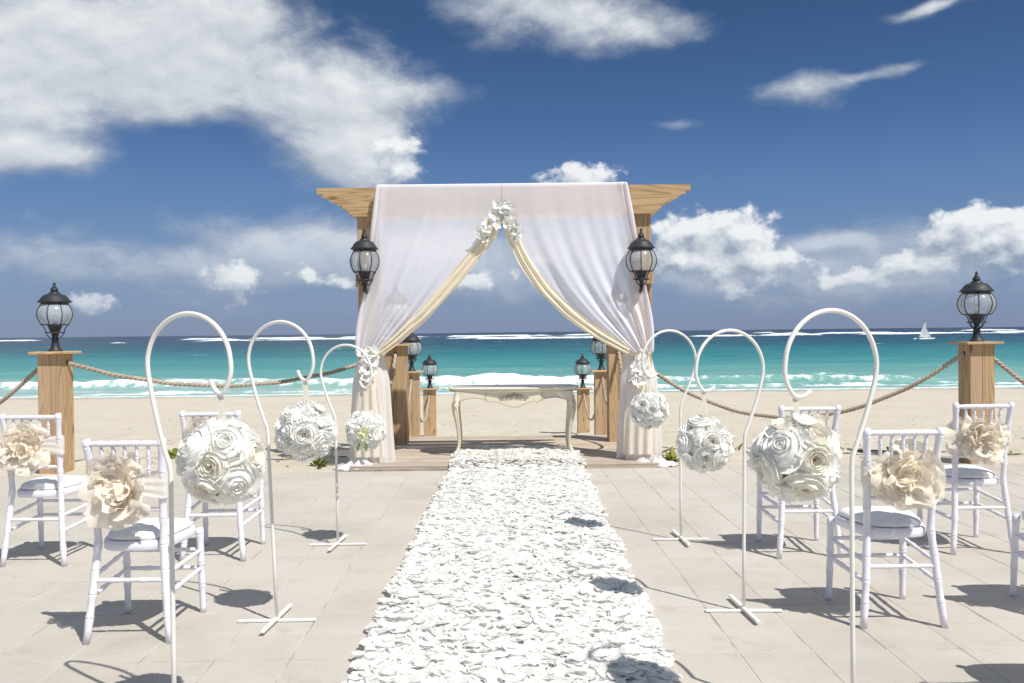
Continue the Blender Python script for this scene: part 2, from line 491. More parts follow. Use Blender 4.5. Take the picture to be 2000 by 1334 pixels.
def mat_rope():
    m, nb, out = mat_new('rope_fibre')
    c = ocoord(nb, False)
    n = nb.noise(c, 70, 4, 0.7)
    big = nb.noise(c, 3, 2)
    col = nb.ramp(nb.m('MULTIPLY_ADD', big, 0.4, nb.m('MULTIPLY', n, 0.6)), [(0.3, (0.26, 0.20, 0.15)), (0.55, (0.47, 0.40, 0.32)), (0.8, (0.68, 0.62, 0.53))])
    p = princ(nb, col, 0.95, 0.1, bump=n, bstr=0.7, bdist=0.006)
    return fin(m, nb, out, p.outputs[0])
M['rope'] = mat_rope()

def mat_glass():
    m, nb, out = mat_new('lantern_glass')
    c = ocoord(nb)
    d = nb.n('ShaderNodeBsdfPrincipled')
    d.inputs['Base Color'].default_value = (0.80, 0.83, 0.84, 1)
    d.inputs['Roughness'].default_value = 0.22
    tr = nb.n('ShaderNodeBsdfTransparent'); tr.inputs[0].default_value = (0.93, 0.95, 0.95, 1)
    lw = nb.n('ShaderNodeLayerWeight'); lw.inputs[0].default_value = 0.3
    f = nb.m('MULTIPLY_ADD', lw.outputs['Fresnel'], 0.45, nb.m('MULTIPLY_ADD', nb.smooth(nb.noise(c, 3.5, 2), .3, .7), 0.16, 0.16), clamp=True)
    mx = nb.n('ShaderNodeMixShader'); nb.put(mx.inputs[0], f)
    nb.t.links.new(tr.outputs[0], mx.inputs[1]); nb.t.links.new(d.outputs[0], mx.inputs[2])
    return fin(m, nb, out, mx.outputs[0])
M['glass'] = mat_glass()

def mat_tile():
    m, nb, out = mat_new('paving_tile')
    oi = nb.n('ShaderNodeObjectInfo').outputs['Random']
    g = nb.n('ShaderNodeNewGeometry').outputs['Position']
    isl = nb.n('ShaderNodeNewGeometry').outputs['Random Per Island']
    oi = nb.m('FRACT', nb.m('ADD', oi, isl))
    col = nb.ramp(oi, [(0.0, (0.500, 0.465, 0.412)), (0.35, (0.525, 0.492, 0.445)), (0.7, (0.515, 0.472, 0.412)), (1.0, (0.54, 0.508, 0.462))])
    st = nb.noise(g, 0.9, 6, 0.62)
    col = nb.mix(nb.m('MULTIPLY', nb.smooth(st, 0.44, 0.66), 0.55), col, (0.41, 0.375, 0.315))
    st2 = nb.noise(g, 3.3, 6, 0.7, dist=0.6)
    col = nb.mix(nb.m('MULTIPLY', nb.smooth(st2, 0.53, 0.70), 0.42), col, (0.36, 0.335, 0.29))
    gr = nb.noise(g, 120, 4, 0.7)
    col = nb.mix(nb.smooth(gr, 0.52, 0.8), col, (0.39, 0.36, 0.315))
    sp = nb.noise(g, 42, 2, 0.5)
    col = nb.mix(nb.m('MULTIPLY', nb.smooth(sp, 0.70, 0.74), 0.7), col, (0.30, 0.25, 0.20))
    p = princ(nb, col, 0.85, 0.25, bump=nb.m('ADD', gr, nb.m('MULTIPLY', st2, 0.8)), bstr=0.35, bdist=0.004)
    return fin(m, nb, out, p.outputs[0])
M['tile'] = mat_tile()

def mat_joint():
    m, nb, out = mat_new('joint_sand')
    g = nb.n('ShaderNodeNewGeometry').outputs['Position']
    col = nb.ramp(nb.noise(g, 4.5, 4, 0.65), [(0.36, (0.30, 0.265, 0.22)), (0.48, (0.45, 0.415, 0.36)), (0.58, (0.54, 0.50, 0.445))])
    p = princ(nb, col, 0.95, 0.1)
    return fin(m, nb, out, p.outputs[0])
M['joint'] = mat_joint()

def mat_sand():
    m, nb, out = mat_new('beach_sand')
    g = nb.n('ShaderNodeNewGeometry').outputs['Position']
    a = nb.noise(g, 0.35, 5, 0.55)
    col = nb.ramp(a, [(0.3, (0.545, 0.49, 0.395)), (0.7, (0.585, 0.535, 0.445))])
    f = nb.noise(g, 55, 5, 0.7)
    col = nb.mix(nb.smooth(f, 0.5, 0.85), col, (0.41, 0.355, 0.27))
    sp = nb.noise(nb.v('MULTIPLY', g, (1, .6, 1)), 9.0, 4, 0.65)
    col = nb.mix(nb.m('MULTIPLY', nb.smooth(sp, 0.655, 0.70), 0.75), col, (0.33, 0.265, 0.19))
    # wet strip by the water
    sy = nb.n('ShaderNodeSeparateXYZ'); nb.put(sy.inputs[0], g)
    wet = nb.smooth(nb.m('MULTIPLY_ADD', nb.noise(nb.v('MULTIPLY', g, (1, .2, 1)), 0.25, 3), 3.0, sy.outputs[1]), 42.5, 44.5)
    col = nb.mix(nb.m('MULTIPLY', wet, 0.75), col, (0.40, 0.33, 0.25))
    rough = nb.m('MULTIPLY_ADD', wet, -0.55, 0.95)
    h = nb.m('ADD', nb.m('MULTIPLY', nb.noise(g, 6, 4, 0.6), 1.0), nb.m('MULTIPLY', f, 0.25))
    p = princ(nb, col, rough, 0.2, bump=h, bstr=0.8, bdist=0.045)
    return fin(m, nb, out, p.outputs[0])
M['sand'] = mat_sand()

def mat_sea():
    m, nb, out = mat_new('sea_water')
    g = nb.n('ShaderNodeNewGeometry').outputs['Position']
    sy = nb.n('ShaderNodeSeparateXYZ'); nb.put(sy.inputs[0], g)
    y = sy.outputs[1]
    w1 = nb.noise(nb.v('MULTIPLY', g, (0.010, 0.030, 0)), 1.0, 5, 0.6)
    ly = nb.m('LOGARITHM', nb.m('MAXIMUM', y, 10.0), 10.0)                   # 1.62 at the shore, 4 at ten kilometres
    t = nb.m('MULTIPLY_ADD', nb.m('SUBTRACT', w1, 0.5), 0.42, ly)
    u = nb.m('DIVIDE', nb.m('SUBTRACT', t, 1.60), 1.6, clamp=True)
    col = nb.ramp(u, [(0.0, (0.36, 0.48, 0.44)), (0.08, (0.185, 0.385, 0.345)), (0.17, (0.062, 0.270, 0.262)), (0.30, (0.020, 0.172, 0.192)),
                      (0.40, (0.011, 0.100, 0.130)), (0.52, (0.010, 0.062, 0.098)), (0.72, (0.010, 0.042, 0.085)), (1.0, (0.010, 0.030, 0.068))])
    # reef patches and cloud of stirred sand keep their own shape
    reef = nb.noise(nb.v('MULTIPLY', g, (0.012, 0.045, 0)), 1.0, 4, 0.6)
    col = nb.mix(nb.m('MULTIPLY', nb.smooth(reef, 0.56, 0.72), 0.45), col, (0.010, 0.085, 0.12))
    fa = nb.n('ShaderNodeAttribute', attribute_name='foam').outputs['Fac']
    fn = nb.noise(nb.v('MULTIPLY', g, (1.0, 0.55, 1.0)), 1.5, 6, 0.68)
    fo = nb.smooth(nb.m('MULTIPLY_ADD', nb.m('SUBTRACT', fn, 0.5), 1.1, fa), 0.42, 0.66)
    col = nb.mix(fo, col, (0.80, 0.84, 0.84))
    # scattered white caps
    wc = nb.noise(nb.v('MULTIPLY', g, (0.10, 0.30, 0)), 1.0, 4, 0.6)
    wcf = nb.m('MULTIPLY', nb.smooth(wc, 0.690, 0.725), nb.smooth(y, 75.0, 120.0))
    col = nb.mix(nb.m('MULTIPLY', wcf, 0.85), col, (0.78, 0.83, 0.84))
    rough = nb.m('MULTIPLY_ADD', nb.m('MAXIMUM', fo, wcf), 0.5, 0.30)
    h = nb.m('ADD', nb.noise(nb.v('MULTIPLY', g, (0.5, 1.3, 1)), 0.9, 5, 0.6), nb.m('MULTIPLY', nb.noise(nb.v('MULTIPLY', g, (0.07, 0.22, 1)), 1.0, 3), 3.0))
    p = princ(nb, col, rough, 0.22, bump=h, bstr=0.75, bdist=0.35)
    p.inputs['IOR'].default_value = 1.33
    return fin(m, nb, out, p.outputs[0])
M['sea'] = mat_sea()

# ------------------------------------------------------------------ ground: sand, sea
SEA = -1.60
_py = np.array([-60, 8.0, 8.62, 8.9, 10.0, 11.3, 14.7, 18.2, 24, 30, 36, 43, 50, 62])
_pz = np.array([-.10, -.10, -.06, 0.004, -.02, -.06, -.40, -.76, -1.08, -1.27, -1.43, -1.60, -1.95, -3.0])
def sand_z(y):
    y = np.asarray(y, float)
    return (np.interp(y - .25, _py, _pz) + np.interp(y, _py, _pz) * 2 + np.interp(y + .25, _py, _pz)) / 4
def sand_full(x, y):
    z = sand_z(y)
    rough = np.clip((y - 8.75) / 0.5, 0, 1)
    z = z + rough * ((fbm(x * 0.9, y * 0.9, 3, 4) - .47) * 0.10 + (fbm(x * 3.2, y * 3.2, 9, 3) - .44) * 0.055)
    return z
ys = np.concatenate([np.array([-60, -20, -5, 2, 6, 8.0, 8.4]), np.arange(8.6, 13, 0.07), np.arange(13, 22, 0.12), np.arange(22, 46, 0.25), np.array([47, 50, 55, 62])])
ts = np.sign(np.linspace(-1, 1, 301)) * np.abs(np.linspace(-1, 1, 301)) ** 1.25
X = np.outer(12 + 0.95 * np.clip(ys, 3, 70), ts); Y = np.repeat(ys[:, None], 301, 1)
X[:7] *= 4
Zs_ = sand_full(X, Y)
for _ in range(520):                     # footprints and scuffs
    fy = 9.3 + 24 * rng.random() ** 1.5; fx = rng.uniform(-1, 1) * (3 + fy * .7)
    if abs(fx) < 1.8 and fy < 11.6: continue
    j0, j1 = np.searchsorted(ys, [fy - .5, fy + .5])
    a_ = rng.uniform(0, 3.14); sx_, sy_ = .06 + .004 * fy, .13 + .006 * fy
    dx_, dy_ = X[j0:j1] - fx, Y[j0:j1] - fy
    p_, q_ = (dx_ * math.cos(a_) + dy_ * math.sin(a_)) / sy_, (-dx_ * math.sin(a_) + dy_ * math.cos(a_)) / sx_
    rr_ = p_ * p_ + q_ * q_
    Zs_[j0:j1] += rng.uniform(.03, .075) * (-np.exp(-rr_) + .55 * np.exp(-(np.sqrt(rr_) - 1.5) ** 2 * 4))
V = np.stack([X, Y, Zs_], -1)
sand = obj('sand', np_mesh('sand', V.reshape(-1, 3), grid_faces(301, len(ys))), M['sand'])
tag(sand, kind='structure')

def sea_build():
    ys = np.concatenate([np.arange(40.5, 62, 0.16), np.geomspace(62, 330, 190), np.geomspace(334, 1000, 120), np.geomspace(1020, 40000, 30)])
    nu = 420
    ts = np.linspace(-1, 1, nu)
    X = np.outer(14 + ys * 0.98, ts); Y = np.repeat(ys[:, None], nu, 1)
    foam = np.zeros_like(X)
    Z = np.full_like(X, SEA)
    # swell
    fade = np.clip((Y - 46) / 30, 0, 1)
    Z += fade * 0.16 * np.sin(Y * 0.62 + 3.5 * fbm(X * 0.03, Y * 0.03, 5, 3)) * (0.4 + fbm(X * 0.05, Y * 0.05, 8, 2))
    Z += fade * (fbm(X * 0.25, Y * 0.45, 21, 4) - .47) * 0.35 * np.clip(1.4 - Y / 900, 0.1, 1)
    # shore breaker: a rolling crest with broken top
    for (y0, hgt, wid, s, amp) in ((51.0, 0.62, 1.0, 31, 1.0), (55.5, 0.34, 1.0, 41, 0.62), (47.2, 0.16, 0.7, 51, 0.7)):
        yc = y0 + (fbm(X * 0.045, X * 0 + s, s, 3) - .45) * 7.0 + (fbm(X * 0.35, X * 0, s + 3, 3) - .45) * 1.0
        d = Y - yc
        brk = np.clip(0.25 + 1.5 * (fbm(X * 0.06 + 3, X * 0 + 1, s + 7, 3) - .2), 0, 1.15)
        lump = 0.62 + 0.9 * (fbm(X * 0.9, Y * 0.9, s + 9, 4) - .25)
        prof = np.where(d < 0, np.exp(-(d / (wid * .55)) ** 2), np.exp(-(d / (wid * 1.5)) ** 2))
        Z += hgt * prof * lump * brk
        tail = np.where(d < 0, np.exp(-(-d / 2.6)), np.exp(-(d / 0.9) ** 2))
        foam = np.maximum(foam, amp * brk * tail * (0.95 + 0.3 * (fbm(X * .8, Y * .8, s + 2, 3) - .4)))
    # swash patches between the breaker and the sand
    sw = np.clip(1 - np.abs(Y - 46.0) / 5.5, 0, 1)
    foam = np.maximum(foam, sw * (fbm(X * 0.22, Y * 0.8, 77, 4) * 1.25 - .10))
    edge = np.exp(-((Y - 43.3 - (fbm(X * .2, X * 0, 90, 3) - .45) * 2.0) / 0.5) ** 2)
    foam = np.maximum(foam, 0.75 * edge)
    Z += 0.03 * edge
    # waves breaking on the outer reef
    for (y0, s, th, w) in ((360, 101, .47, 9), (430, 111, .45, 12), (560, 121, .46, 20), (270, 131, .60, 6), (150, 141, .66, 2.2)):
        yc = y0 + (fbm(X * 0.006, X * 0, s, 3) - .45) * y0 * 0.35
        d = (Y - yc) / w
        side = np.clip((X / Y + 0.75) / 0.9, 0.35, 1.1)
        seg = np.clip((fbm(X * 0.022 + 5, X * 0 + s, s + 1, 4) * (0.75 + .3 * side) - th) * 9, 0, 1)
        a = seg * np.exp(-d * d)
        foam = np.maximum(foam, a * 1.05)
        Z += 1.1 * a * (w / 12) ** .5
    me = np_mesh('sea', np.stack([X, Y, Z], -1).reshape(-1, 3), grid_faces(nu, len(ys)))
    at = me.attributes.new('foam', 'FLOAT', 'POINT')
    at.data.foreach_set('value', foam.ravel().astype(np.float32))
    o = obj('sea', me, M['sea'])
    tag(o, kind='structure')
sea_build()

# ------------------------------------------------------------------ patio of square tiles
PA = R(0.83)                       # the paving is turned a little to the camera axis
TS = 0.3165
patio = obj('patio', MB().box((0, 0, -0.0422), (46, 24, 0.08)), M['joint'], loc=(-0.13, 8.78, 0), rot=(0, 0, PA), smooth=False)
for v in patio.data.vertices: v.co.y -= 12.0
tag(patio, kind='structure')
def tile_box(cx, cy, cz, k):
    g_ = (0.0055, 0.0048, 0.0065)[k]
    return MB().bbox((cx, cy, cz - 0.02), (TS - g_, TS - g_, 0.04), 0.0025)
tile_meshes = []
for k in range(3):
    tile_meshes.append(tile_box(0, 0, 0, k).mesh('tile', False)); tile_meshes[-1].materials.append(M['tile'])
slots = []
NR, NC = 24, 24
for j in range(NR):
    for i in range(-NC, NC):
        # slabs sit in pairs: the joint inside a pair is the tighter one
        x_ = (i + .5) * TS + 0.055 + (0.0006 if i % 2 else -0.0006) + random.uniform(-.0008, .0008)
        y_ = -(j + .5) * TS + (0.0013 if j % 2 else -0.0013) + random.uniform(-.0006, .0006)
        wx, wy = x_ - 0.13, y_ + 8.78
        seen = wy > 3.1 and abs(wx) < 0.60 * wy + .2 and not (abs(wx) < .45 and wy > 2)
        slots.append((0 if seen else 1, wy, x_, y_))
slots.sort()
rest = MB()
for n_, (hid, wy, x_, y_) in enumerate(slots):
    z_ = 0.0009 * random.uniform(-1, 1)
    if n_ < 300:
        o = obj('tile', random.choice(tile_meshes), None, patio)
        o.location = (x_, y_, z_)
        o.rotation_euler = (random.uniform(-.002, .002), random.uniform(-.002, .002), random.choice((0, 1, 2, 3)) * math.pi / 2)
    else:
        t_ = tile_box(x_, y_, z_, random.randrange(3)); rest.add(t_.v, t_.f)
o = obj('tiles', rest, M['tile'], patio, smooth=False); o['kind'] = 'stuff'
obj('paving_beyond', MB().box((0, -NR * TS - 8.0, -0.02), (46, 16, 0.04)), M['tile'], patio, smooth=False)
for s in (-1, 1):
    x0 = NC * TS + .055 if s > 0 else -NC * TS + .055
    obj('paving_beyond', MB().box((x0 + s * 7.5, -NR * TS / 2, -0.02), (15, NR * TS, 0.04)), M['tile'], patio, smooth=False)

# ------------------------------------------------------------------ deck under the arch
DZ = 0.045
deck = thing('wooden_deck', 'weathered grey plank deck under the draped wooden arch', 'deck', (-0.09, 8.80, 0))
pw = 0.138; npl = 18
obj('joist_frame', MB().box((0, npl * pw / 2 + .01, -0.06), (3.04, npl * pw - .06, 0.14)), M['debris'], deck, smooth=False)
pm = MB().bbox((0, 0, 0), (3.10, pw - 0.011, 0.034), 0.004).mesh('plank', False); pm.materials.append(M['deck_wood'])
for k in range(npl):
    obj('plank', pm, None, deck, (random.uniform(-.012, .012), (k + .5) * pw, DZ - 0.017 + random.uniform(-.0015, .0015)), (random.uniform(-.006, .006), 0, 0))
obj('fascia_board', MB().bbox((0, -0.004, -0.02), (3.10, 0.02, 0.07), 0.003), M['deck_wood'], deck, smooth=False)

# ------------------------------------------------------------------ arch (pergola)
arch = thing('wedding_arch', 'tall timber arch with stepped beam ends, draped in sheer white curtains', 'arch', (-0.07, 9.1, 0))
for s in (-1, 1):
    obj('post', MB().bbox((s * 1.42, 0.14, 1.36), (0.205, 0.19, 2.72), 0.006), M['post_wood'], arch, smooth=False)
    obj('lamp_block', MB().bbox((s * 1.425, 0.015, 1.92), (0.225, 0.05, 0.13), 0.004), M['post_wood'], arch, smooth=False)
def beam_mesh():
    top = 2.875; hw = 1.925
    st = [(0.0, 0.062), (0.07, 0.0), (0.0, 0.028), (0.10, 0.055), (0.035, 0.012), (0.03, 0.03), (0.03, 0.028), (0.035, 0.03), (0.03, 0.028), (0.035, 0.022)]
    pr = []
    x, z = hw, top
    pr.append((x, z))
    for dx, dz in st:
        if dx: x -= dx
        if dx and dx >= 0.09:
            z -= dz; pr.append((x, z)); continue
        pr.append((x, z)); z -= dz; pr.append((x, z))
    right = pr
    left = [(-a, c) for a, c in pr[::-1]]
    poly = right + left
    # clean duplicates
    out = [poly[0]]
    for q in poly[1:]:
        if abs(q[0] - out[-1][0]) + abs(q[1] - out[-1][1]) > 1e-5: out.append(q)
    return out
bp = beam_mesh()[::-1]
mbm = MB().prism(bp, -0.02, 0.04)
obj('beam', mbm, M['beam_wood'], arch, smooth=False)
obj('beam', MB().prism(bp, 0.24, 0.30), M['beam_wood'], arch, smooth=False)
for xx in (-0.9, 0.0, 0.9):
    obj('spacer_block', MB().bbox((xx, 0.14, 2.70), (0.10, 0.195, 0.2), 0.004), M['beam_wood'], arch, smooth=False)

# ------------------------------------------------------------------ lanterns
HEAD = dict(ring=0.194, gb=0.274, gt=0.487)
def cage_r(t):      # t 0 bottom .. 1 top
    return 0.122 + 0.053 * math.sin(math.pi * min(1, max(0, t * 0.96 + 0.03))) ** 0.8 + 0.004 * t
def lantern_parts(root, w=1.0, h=1.0, z0=0.0, sides=8):
    def Z(z): return z0 + z * h
    mb = MB()
    roof = [(0.125, 0.482), (0.135, 0.497), (0.158, 0.505), (0.163, 0.511), (0.150, 0.520), (0.135, 0.538), (0.118, 0.562), (0.095, 0.582), (0.060, 0.592), (0.054, 0.598), (0.054, 0.606), (0.034, 0.611)]
    obj('roof', MB().lathe([(r_ * w, Z(z)) for r_, z in roof], sides=24), M['iron'], root)
    fini = [(0.034, 0.609), (0.037, 0.625), (0.035, 0.645), (0.020, 0.655), (0.026, 0.661), (0.014, 0.668), (0.011, 0.684), (0.017, 0.694), (0.008, 0.702), (0.001, 0.716)]
    obj('finial', MB().lathe([(r_ * w, Z(z)) for r_, z in fini], sides=12), M['iron'], root)
    # hoops
    def hoop(z, r_, t):
        n = 28
        pts = [(r_ * w * math.cos(2 * math.pi * k / n), r_ * w * math.sin(2 * math.pi * k / n), Z(z)) for k in range(n + 1)]
        return MB().tube(pts, t, 6, False)
    obj('hoop', hoop(0.274, cage_r(0) + .001, 0.0042), M['iron'], root)
    obj('hoop', hoop(0.194, 0.090, 0.0065), M['iron'], root)
    for k in range(sides):
        a = 2 * math.pi * (k + .3) / sides
        pts = []
        for q in range(13):
            t = q / 12
            r_ = cage_r(t) * w
            pts.append((r_ * math.cos(a), r_ * math.sin(a), Z(0.274 + t * 0.213)))
        obj('rib', MB().tube(pts, 0.0044, 6), M['iron'], root)
        if k % 2 == 0:
            # lower scroll struts
            pts = []
            for (r_, z) in ((cage_r(0), .272), (.112, .255), (.098, .228), (.090, .196), (.082, .176), (.062, .150), (.036, .135), (.022, .140)):
                pts.append((r_ * w * math.cos(a), r_ * w * math.sin(a), Z(z)))
            obj('scroll', MB().tube(pts, 0.0048, 6), M['iron'], root)
        # curved pane between two ribs
        P = []
        a2 = 2 * math.pi * (k + 1.3) / sides
        for q in range(9):
            t = q / 8
            r_ = (cage_r(t) - .004) * w
            row = []
            for e in range(7):
                aa = a + (a2 - a) * e / 6
                row.append((r_ * math.cos(aa), r_ * math.sin(aa), Z(0.276 + t * 0.209)))
            P.append(row)
        obj('pane', MB().grid(P, 7, 9), M['glass'], root)
    obj('socket', MB().lathe([(0.02 * w, Z(.16)), (0.045 * w, Z(.20)), (0.072 * w, Z(.268)), (0.072 * w, Z(.274)), (0.03 * w, Z(.278)), (0.022 * w, Z(.285))], sides=16), M['iron'], root)
    obj('bulb', MB().lathe([(0.018, Z(.282)), (0.019, Z(.33)), (0.026, Z(.345)), (0.026, Z(.362)), (0.016, Z(.372))], sides=12), M['bulb'], root)

def make_post_lantern():
    root = thing('post_lantern', 'x', 'lantern', (0, 0, 0), 0, 'black lanterns standing on the wooden posts')
    lantern_parts(root)
    base = [(0.074, 0), (0.074, 0.006), (0.060, 0.018), (0.046, 0.040), (0.037, 0.075), (0.032, 0.110), (0.034, 0.135), (0.029, 0.142), (0.024, 0.165), (0.022, 0.20)]
    obj('base', MB().lathe(base, sides=20), M['iron'], root)
    return root

# ------------------------------------------------------------------ wooden bollard posts with lanterns
def make_post(loc, h, label, faces, lab_l, rz=0.0, buried=0.0, w=0.245):
    root = thing('wooden_post', label, 'post', loc, rz, 'wooden rope posts')
    t = 0.03
    z1 = h - 0.03; zc = (z1 - buried) / 2; hh = z1 + buried
    g_ = 0.0025
    for s in (-1, 1):
        # front and back faces are made of two boards each, sides of one
        for f_ in (-1, 1):
            obj('board', MB().bbox((f_ * (w / 4), s * (w / 2 - t / 2), zc), (w / 2 - g_, t, hh), 0.003), M['post_wood'], root, smooth=False)
        obj('board', MB().bbox((s * (w / 2 - t / 2 - .0015), 0, zc), (t, w - 2 * t - .001, hh - .004), 0.003), M['post_wood'], root, smooth=False)
    cw = w + 0.125
    obj('cap', MB().bbox((0, 0, h - 0.014), (cw, cw, 0.028), 0.005), M['beam_wood'], root, smooth=False)
    for (dx, dy) in faces:
        c = Vector((dx * (w / 2), dy * (w / 2), h - 0.12))
        n = Vector((dx, dy, 0))
        obj('rope_hole_shade', MB().tube([c - n * .002, c + n * .0025], 0.024, 14), M['dark'], root, smooth=False)  # no real hole: a dark disc paints the shade of its inside
    return root

lamp0 = make_post_lantern()
posts = [  # x, y, ground z, height, faces with dark hole discs, post label, lantern label, buried
    (-4.70, 9.06, 0.0, 1.225, [(1, 0), (-1, 0)], 'free-standing wooden post holding the tight rope, far from the sailboat', 'black lantern on the free-standing post far from the sailboat'),
    (4.70, 8.92, 0.0, 1.225, [(1, 0), (-1, 0)], 'free-standing wooden post holding the slack rope, on the sailboat side', 'black lantern on the free-standing post on the sailboat side'),
    (-1.39, 10.62, DZ, 1.20, [(0.0, -1), (-1, 0)], 'tallest wooden post on the deck behind the tied curtain, side without sailboat', 'black lantern on the tallest deck post, mostly hidden by curtain, side without sailboat'),
    (1.27, 10.62, DZ, 1.20, [(0.0, -1), (1, 0)], 'tallest wooden post on the deck behind the tied curtain, sailboat side', 'black lantern on the tallest deck post, mostly hidden by curtain, sailboat side'),
    (-1.68, 14.7, -0.40, 1.14, [(0, -1)], 'second wooden post going down to the beach, side without sailboat', 'black lantern on the second beach post, side without sailboat'),
    (1.49, 14.7, -0.40, 1.125, [(0, -1)], 'second wooden post going down to the beach, sailboat side', 'black lantern on the second beach post, sailboat side'),
    (-1.715, 18.2, -0.80, 1.035, [(0, -1)], 'lowest wooden post on the beach sand, side without sailboat', 'black lantern on the lowest beach post, side without sailboat'),
    (1.46, 18.2, -0.80, 1.01, [(0, -1)], 'lowest wooden post on the beach sand, sailboat side', 'black lantern on the lowest beach post, sailboat side')]
for k, (x, y, z, h, fc, lp, ll) in enumerate(posts):
    bur = 0.0 if z == DZ else 0.25
    make_post((x, y, z), h, lp, fc, ll, 0, bur)
    L = lamp0 if k == 0 else copy_tree(lamp0)
    L.location = (x + random.uniform(-.01, .01), y, z + h)
    L.rotation_euler = (0, 0, R(22) + random.uniform(-.25, .25))
    L['label'] = ll

# wall lanterns on the arch
def make_wall_lantern(x, y, z, wx, label):
    root = thing('wall_lantern', label, 'lantern', (x, y, z), 0.4, 'black wall lanterns on the arch posts')
    lantern_parts(root, 0.87, 1.0, 0.0)
    dy = wx - y
    c, s_ = math.cos(-0.4), math.sin(-0.4)
    def loc(px, py, pz): return (c * px - s_ * py, s_ * px + c * py, pz)
    pts = [(0, 0, .20), (0, 0, .15), (0, .005, .12), (0, .03, .085), (0, .07, .07), (0, .11, .085), (0, dy - .01, .10)]
    obj('bracket_arm', MB().tube([loc(*p) for p in pts], [.022, .022, .02, .016, .014, .014, .016], 10), M['iron'], root)
    obj('wall_plate', MB().tube([loc(0, dy - .016, .10), loc(0, dy - .0005, .10)], [.045, .05], 14), M['iron'], root)
    obj('drop_finial', MB().lathe([(0.002, .075), (.012, .09), (.016, .105), (.018, .13)], sides=10), M['iron'], root)
    return root
make_wall_lantern(-1.485, 8.93, 1.722, 9.09, 'black wall lantern on the arch post farther from the sailboat')
make_wall_lantern(1.318, 8.93, 1.70, 9.09, 'black wall lantern on the arch post nearer the sailboat')

# ------------------------------------------------------------------ ropes
def rope(a, b_, sag, label, r_=0.021, group='ropes hung between the posts'):
    a, b_ = Vector(a), Vector(b_)
    L = (b_ - a).length + sag * sag * 2
    turns = L / 0.155
    n = int(turns * 9)
    root = thing('rope', label, 'rope', a, 0, group)
    for q in range(3):
        pts = []
        for i in range(n + 1):
            t = i / n
            p = (b_ - a) * t
            p.z -= sag * 4 * t * (1 - t)
            p.z += 0.004 * math.sin(t * 37)
            d = (b_ - a) * 1.0; d.z -= sag * 4 * (1 - 2 * t); d.normalize()
            side = d.cross(Vector((0, 0, 1)))
            side = side.normalized() if side.length > 1e-3 else Vector((1, 0, 0))
            up = side.cross(d)
            ang = 2 * math.pi * (turns * t + q / 3)
            pts.append(p + (side * math.cos(ang) + up * math.sin(ang)) * r_ * 0.56)
        obj('strand', MB().tube(pts, r_ * 0.60, 6), M['rope'], root)
    return root
hz = lambda p: (p[2] + p[3] - 0.12)
rope((-4.70 + .12, 9.06, 1.105), (-1.51, 10.60, 1.12), 0.30, 'tight twisted rope between free-standing post and deck post, side without sailboat')
rope((4.70 - .12, 8.92, 1.105), (1.39, 10.60, 1.12), 0.72, 'slack twisted rope sagging between deck post and free-standing post, sailboat side')
rope((-4.70 - .12, 9.06, 1.10), (-8.4, 9.3, 1.10), 0.85, 'twisted rope leaving the free-standing post outward, side without sailboat')
rope((4.70 + .12, 8.92, 1.10), (8.5, 9.2, 1.10), 0.80, 'twisted rope leaving the free-standing post outward, sailboat side')
for sd_, x1, x2, x3, xa, nm in ((-1, -1.39, -1.68, -1.715, -1.49, 'side without sailboat'), (1, 1.27, 1.49, 1.46, 1.35, 'sailboat side')):
    rope((x1, 10.495, 1.125), (xa, 9.34, 1.02), 0.42, 'rope from tallest deck post to the arch post, ' + nm, .019)
    rope((x1, 10.745, 1.085), (x2, 14.575, 0.61), 0.52, 'rope from tallest deck post down to second beach post, ' + nm, .019)
    rope((x2, 14.825, 0.58), (x3, 18.075, 0.10), 0.62, 'rope from second to lowest beach post, ' + nm, .019)

# ------------------------------------------------------------------ curtains
def poly_eval(pts, t):
    """pts: list of (x,z) sampled evenly by arc length"""
    P = np.array(pts, float)
    d = np.concatenate([[0], np.cumsum(np.hypot(*np.diff(P, axis=0).T))]); d /= d[-1]
    return np.interp(t, d, P[:, 0]), np.interp(t, d, P[:, 1])
def smooth_poly(pts, n=60, it=8):
    t = np.linspace(0, 1, n)
    x, z = poly_eval(pts, t)
    for _ in range(it):
        x[1:-1] = (x[:-2] + 2 * x[1:-1] + x[2:]) / 4; z[1:-1] = (z[:-2] + 2 * z[1:-1] + z[2:]) / 4
    return list(zip(x, z))

